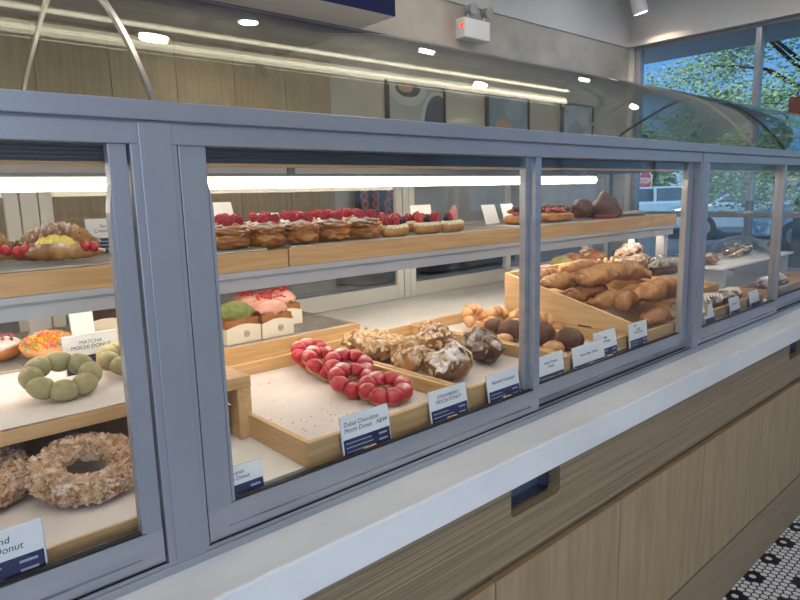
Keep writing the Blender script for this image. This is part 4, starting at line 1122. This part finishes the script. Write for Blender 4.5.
# pastry picture and dark menu screen behind the upper shelf
def poster(label, x0, x1, z0, z1, bgm, shapes, fr=.014):
    L = ((x0 + x1) / 2, YB - .02, (z0 + z1) / 2); y = YB - .030
    t = thing('framed_poster', label, 'poster', L, group='framed posters on the back wall')
    b = MB().box(x0 + fr, x1 - fr, y, YB - .001, z0, z0 + fr).box(x0 + fr, x1 - fr, y, YB - .001, z1 - fr, z1).box(x0, x0 + fr, y, YB - .001, z0, z1).box(x1 - fr, x1, y, YB - .001, z0, z1)
    b.build('frame', blk, t, L, smooth=False)
    mats = [bgm]; b = MB().box(x0 + fr, x1 - fr, y + .012, YB - .002, z0 + fr, z1 - fr)
    for cx, cz_, rx, rz_, m, k in shapes:
        if m not in mats: mats.append(m)
        pts = [(max(x0 + fr, min(x1 - fr, cx + rx * cos(2 * pi * i / 40))), max(z0 + fr, min(z1 - fr, cz_ + rz_ * sin(2 * pi * i / 40)))) for i in range(40)]
        b.prism(pts, y + .012 - .0006 * k, y + .0125, 'y', mats.index(m))
    b.build('print', mats, t, L, smooth=False)
    return t
poster('black framed poster with grey plates, nearest the wood panelling', 2.45, 2.93, 1.45, 2.02, poster_a, [(2.62, 1.97, .15, .09, plate_m, 1), (2.62, 1.98, .10, .05, plate_dk, 2), (2.60, 1.985, .06, .03, peach_m, 3), (2.86, 1.78, .14, .20, plate_m, 1), (2.87, 1.78, .12, .18, plate_dk, 2)])
poster('black framed blue poster with a peach shape, middle one of three', 3.33, 3.79, 1.45, 2.02, poster_b, [(3.50, 1.80, .08, .06, peach_m, 1), (3.62, 1.92, .10, .07, poster_c, 1)])
poster('black framed pale blue poster, closest to the window corner', 4.20, 4.63, 1.45, 2.02, poster_c, [(4.40, 1.78, .12, .10, poster_b, 1), (4.5, 1.9, .08, .06, plate_m, 1)])
t = thing('pastry_display_screen', 'dark framed picture of pink pastries low on the back wall', 'picture', (2.36, 2.0, 1.29))
MB().box(2.18, 2.53, 1.985, 2.012, 1.23, 1.45).build('screen_frame', blk, t, (2.36, 2.0, 1.29), smooth=False)
b = MB(); b.box(2.195, 2.515, 1.980, 1.986, 1.245, 1.435, 0)
rg = random.Random(3)
for i in range(16):
    x = 2.225 + .0875 * (i % 4) + rg.uniform(-.01, .01); z = 1.265 + .048 * (i // 4)
    b.lobes(.020, .009, 0, 0, 20, 6, 0, i, mx=M.Translation((x, 1.981, z)) @ M.Rotation(pi / 2, 4, 'X') @ M.Scale(.3, 4, (0, 0, 1)), mi=1)
    b.blob((x, 1.9795, z), (.008, .003, .008), 1, mi=1)
b.build('picture_print', [poster_d, rose_m], t, (2.36, 2.0, 1.29))
# emergency light
t = thing('emergency_light', 'white emergency light with two lamp heads on the back wall', 'emergency light', (3.16, YB - .05, 2.36)); LE = (3.16, YB - .05, 2.36)
MB().box(3.05, 3.29, YB - .085, YB - .001, 2.315, 2.435).build('housing', plain_white, t, LE, smooth=False, bevel=.008)
for x in (3.115, 3.265):
    h = MB().tube([(x, YB - .10, 2.485), (x, YB - .045, 2.492)], [.036, .026], 20).build('lamp_head', cup_m, t, LE)
    MB().tube([(x, YB - .104, 2.4845), (x, YB - .0995, 2.485)], [.030, .033], 20).build('lens', lens_m, h, LE)
    MB().tube([(x, YB - .05, 2.43), (x, YB - .055, 2.475)], .008, 10).build('swivel', plain_white, t, LE)
MB().box(3.046, 3.051, YB - .07, YB - .045, 2.375, 2.40).build('indicator_light', red_glow, t, LE, smooth=False)
# track light
t = thing('spot_light', 'white cylindrical spot light under the ceiling by the window corner', 'spot light', (4.85, 1.80, CZ)); LT = (4.85, 1.80, CZ)
MB().cyl((4.85, 1.80, CZ - .05), .022, .05, 16).build('mount', wall_white, t, LT)
MB().tube([(4.85, 1.80, CZ - .05), (4.85, 1.80, CZ - .13)], .009, 10).build('stem', wall_white, t, LT)
MB().tube([(4.83, 1.81, CZ - .09), (4.875, 1.785, CZ - .245)], [.058, .058], 28).build('shade', plain_white, t, LT)
MB().tube([(4.8752, 1.7848, CZ - .2455), (4.8758, 1.7845, CZ - .248)], [.048, .048], 24).build('lamp', emit('spot_lamp', (1, .86, .66), 9), t, LT)
# ceiling lights
for i, (x, y) in enumerate(((-1.6, -1.2), (.2, -1.2), (2.0, -1.2), (3.8, -1.2), (-1.6, -2.9), (.2, -2.9), (2.0, -2.9), (3.8, -2.9), (-.7, .45), (.9, .45), (2.6, .45), (4.2, .45), (2.6, 1.35), (4.2, 1.35))):
    L = (x, y, CZ)
    t = thing('recessed_downlight', 'round recessed ceiling light over the shop floor', 'downlight', L, group='recessed ceiling lights')
    MB().lobes(.060, .012, 0, 0, 32, 10, 0, 0).build('trim_ring', plain_white, t)
    MB().cyl((0, 0, -.008), .050, .006, 28).build('diffuser', down_b if i % 3 == 1 else down_m, t)
for x in (-1.2, .1, 1.35):
    t = thing('recessed_downlight', 'round recessed light under the navy bulkhead, over the serving side', 'downlight', (x, 1.6, 2.0705), group='recessed lights under the bulkhead')
    MB().lobes(.042, .008, 0, 0, 32, 10, 0, 0).build('trim_ring', plain_white, t)
    MB().cyl((0, 0, -.006), .035, .005, 28).build('diffuser', down_m, t)

# ================================================================== OUTSIDE
GZ = -.02
b = MB().box(5.35, 60, -30, 50, -.07, GZ).box(-30, 5.35, -40, -4.7, -.07, GZ); struct(b.build('ground', asphalt, smooth=False))
# overhanging eave of the building
o = MB().box(5.36, 6.2, -5, 4, 2.575, 2.95).build('roof_eave', eave_m, smooth=False); struct(o)
GZ = -.02
def tree(label, loc, H, crad, seed, cz, n=5200, m=leaf_m, ls=.10, group=None):
    t = thing('leafy_tree', label, 'tree', loc, group=group); rg = random.Random(seed)
    b = MB().tube([(0, 0, 0), (.05, .03, H * .25), (0, .05, H * .5), (.05, 0, H * .8)], [.14, .10, .05, .02], 10)
    lim = []
    for i in range(16):
        a = rg.uniform(0, 2 * pi); z0 = H * rg.uniform(.22, .7); e = V((cos(a) * crad * rg.uniform(.5, .9), sin(a) * crad * rg.uniform(.5, .9), z0 + H * rg.uniform(.08, .30)))
        s = V((.03, .03, z0)); mid = s.lerp(e, .5) + V((0, 0, .15)); b.tube([s, mid, e], [.035, .022, .008], 7); lim.append((s, mid, e))
    b.build('trunk', bark, t)
    b = MB(); cl = []
    for i in range(95):
        p = V((rg.gauss(0, 1), rg.gauss(0, 1), rg.gauss(0, 1))).normalized() * rg.uniform(.45, 1) ** .6
        cl.append(V((p.x * crad, p.y * crad, cz + p.z * (H - cz))))
    for i in range(n):
        c = rg.choice(cl); p = c + V((rg.gauss(0, 1), rg.gauss(0, 1), rg.gauss(0, .6))) * crad * .115
        q = V((rg.gauss(0, 1), rg.gauss(0, 1), rg.gauss(0, 1) + .8)).normalized().to_track_quat('Z', 'Y').to_matrix().to_4x4()
        s = ls * rg.uniform(.6, 1.3); tm = M.Translation(p) @ q
        b.add([tm @ V(v) for v in ((-s, 0, 0), (0, -s * .5, .02), (s, 0, 0), (0, s * .5, .02))], [(0, 1, 2, 3)])
    stuff(b.build('foliage', m, t, smooth=False))
    return t
tree('large leafy tree filling the upper window panes', (11.2, 2.35, GZ), 4.9, 2.15, 201, 2.85, 26000, ls=.036)
tree('leafy tree behind the large one, towards the right window pane', (18.6, -3.6, GZ), 6.6, 2.6, 202, 3.4, 14000, ls=.05)
for i, (x, y, h, r, lb) in enumerate(((30, 22.5, 4.0, 2.9, 'distant green tree behind the stop sign'), (30, 16, 4.4, 2.9, 'distant green tree to the right of the stop sign'), (30, 9.6, 3.8, 2.9, 'distant green tree behind the pale car'), (30, 3.4, 4.2, 2.9, 'distant green tree at the far right of the car park'))):
    tree(lb, (x, y, GZ), h, r, 210 + i, 2.0, 2600, hedge_m, .2, 'distant trees across the car park')
def car(label, loc, rz, paint):
    t = thing('parked_car', label, 'car', loc, (0, 0, rz), 'cars parked outside the windows')
    side = [(-2.15, .30), (2.15, .30), (2.2, .62), (2.05, .82), (1.15, .95), (-1.75, .98), (-2.18, .85), (-2.2, .5)]
    MB().prism(side, -.86, .86, 'y').build('body', paint, t, smooth=False, bevel=.06)
    b = MB(); lo = [(1.2, .95), (.45, 1.40), (-.95, 1.42), (-1.75, .97)]
    n = len(lo); vs = [(x, -.80 + (z - .95) * .30, z) for x, z in lo] + [(x, .80 - (z - .95) * .30, z) for x, z in lo]
    b.add(vs, [tuple(range(n)), tuple(range(2 * n - 1, n - 1, -1))] + [(i, i + n, (i + 1) % n + n, (i + 1) % n) for i in range(n)])
    cab = b.build('cabin', paint, t, smooth=False)
    b = MB()
    for s in (-1, 1):
        yy = lambda z: s * (.805 - (z - .95) * .30)
        for q in ([(1.02, .98), (.42, 1.35), (-.18, 1.36), (-.18, .98)], [(-.26, .98), (-.26, 1.36), (-.92, 1.37), (-1.50, 1.0)]):
            b.add([(x, yy(z), z) for x, z in q] + [(x, yy(z) - s * .01, z) for x, z in q], [(0, 1, 2, 3), (4, 5, 6, 7)])
    b.add([(1.19, -.70, .98), (1.19, .70, .98), (.50, .60, 1.38), (.50, -.60, 1.38)], [(0, 1, 2, 3)]); b.add([(-1.73, -.70, 1.0), (-1.73, .70, 1.0), (-1.0, .60, 1.39), (-1.0, -.60, 1.39)], [(0, 1, 2, 3)])
    for v in b.v[-8:]: v.x += .012 if v.x > 0 else -.012
    b.build('window_panes', car_glass, cab, smooth=False)
    for x in (-1.35, 1.35):
        for s in (-1, 1):
            w = MB().cyl((x, s * .80 - .09, .32), .32, .18, 24, axis='y').build('wheel', tyre_m, t)
            MB().cyl((x, s * .895 - .005, .32), .19, .01, 18, axis='y').build('rim', hub_m, w)
    return t
car('sky-tinted pale blue parked car seen through the case beside the stop sign', (18.9, 8.9, GZ), R(125), car_w)
car('silver grey parked car between the window mullions, right of the stop sign', (18.2, 5.4, GZ), R(118), car_g)
car('sky-tinted pale blue parked car seen through the right compartment', (16.2, 2.6, GZ), R(115), car_w)
car('dark blue parked car at the far right window', (15.0, -.6, GZ), R(115), car_d)
t = thing('stop_sign', 'red octagonal stop sign on a pole across the car park', 'sign', (20.5, 9.68, GZ), (0, 0, R(-115)))
MB().cyl((0, .03, 0), .03, 1.8, 10).build('pole', hub_m, t)
MB().prism([(.36 * cos(R(22.5 + 45 * i)), 1.62 + .36 * sin(R(22.5 + 45 * i))) for i in range(8)], -.01, .01, 'y').build('panel', plain_white, t, smooth=False)
MB().prism([(.33 * cos(R(22.5 + 45 * i)), 1.62 + .33 * sin(R(22.5 + 45 * i))) for i in range(8)], -.013, -.009, 'y').build('red_face', sign_red, t, smooth=False)
text('STOP', .24, (0, -.0145, 1.62), t, plain_white, bold=.004)
t = thing('hanging_board', 'reddish brown board hanging in front of the window at the right picture edge', 'board', (4.9, .70, 1.91))
MB().box(4.89, 4.91, .38, .712, 1.805, 1.94).build('panel', sign_brown, t, (4.9, .70, 1.91), smooth=False, bevel=.003)
for y in (.45, .65): MB().cyl((4.9, y, 1.94), .003, CZ - 1.94, 8).build('cord', steel, t, (4.9, .70, 1.91))

# ================================================================== LIGHT, SKY, CAMERA
w = bpy.data.worlds.new('sky'); SC.world = w; w.use_nodes = True; nt = w.node_tree
bg = nt.nodes['Background']; tc = nt.nodes.new('ShaderNodeTexCoord'); sx = nt.nodes.new('ShaderNodeSeparateXYZ')
nt.links.new(tc.outputs['Generated'], sx.inputs[0])
cr = _ramp(nt, sx.outputs['Z'], [(0.0, (.42, .60, .80)), (.08, (.22, .48, .86)), (.35, (.10, .33, .80)), (1.0, (.07, .24, .66))])
nt.links.new(cr, bg.inputs['Color']); bg.inputs['Strength'].default_value = 1.0
sl = bpy.data.lights.new('sun', 'SUN'); sl.energy = 3.6; sl.angle = R(.6); sl.color = (1, .95, .86)
so = bpy.data.objects.new('sun', sl); COL.objects.link(so)
so.rotation_euler = V((.75, .25, -.75)).to_track_quat('-Z', 'Y').to_euler()
def area(name, loc, size, power, col, d):
    l = bpy.data.lights.new(name, 'AREA'); l.shape = 'RECTANGLE'; l.size, l.size_y = size; l.energy = power; l.color = col
    o = bpy.data.objects.new(name, l); COL.objects.link(o); o.location = loc
    o.rotation_euler = V(d).to_track_quat('-Z', 'Z').to_euler()
    return o
sp = bpy.data.lights.new('spot_beam', 'SPOT'); sp.energy = 22; sp.color = (1, .80, .55); sp.spot_size = R(95); sp.spot_blend = .8; sp.shadow_soft_size = .04
so = bpy.data.objects.new('spot_beam', sp); COL.objects.link(so); so.location = (4.878, 1.784, CZ - .255); so.rotation_euler = V((.35, -.12, -.6)).to_track_quat('-Z', 'Y').to_euler()
area('front_window_fill', (-1.35, -4.75, 1.6), (3.2, 2.0), 112, (.72, .79, 1.0), (0, 1, -.05))  # area lamp added behind the camera as blue fill on the case front

cd = bpy.data.cameras.new('camera'); cam = bpy.data.objects.new('camera', cd); COL.objects.link(cam)
yaw, pitch, roll = R(41.63329437), R(-9.55931084), R(-1.51267512)
f = V((sin(yaw) * cos(pitch), cos(yaw) * cos(pitch), sin(pitch))); r0 = V((cos(yaw), -sin(yaw), 0)); u0 = r0.cross(f)
rr = cos(roll) * r0 + sin(roll) * u0; uu = -sin(roll) * r0 + cos(roll) * u0
mw = M(((rr.x, uu.x, -f.x, 0), (rr.y, uu.y, -f.y, -.796), (rr.z, uu.z, -f.z, 1.365), (0, 0, 0, 1)))
cam.matrix_world = mw
cd.sensor_fit = 'HORIZONTAL'; cd.sensor_width = 36; cd.lens = 627.24 / 800 * 36; cd.clip_start = .02; cd.clip_end = 200
SC.camera = cam
vs_ = SC.view_settings; vs_.view_transform = 'Standard'; vs_.look = 'None'; vs_.exposure = 0.0; vs_.gamma = 1.0; vs_.use_curve_mapping = False
SC.cycles.max_bounces = 10; SC.cycles.transparent_max_bounces = 40
SC.cycles.sample_clamp_indirect = 6
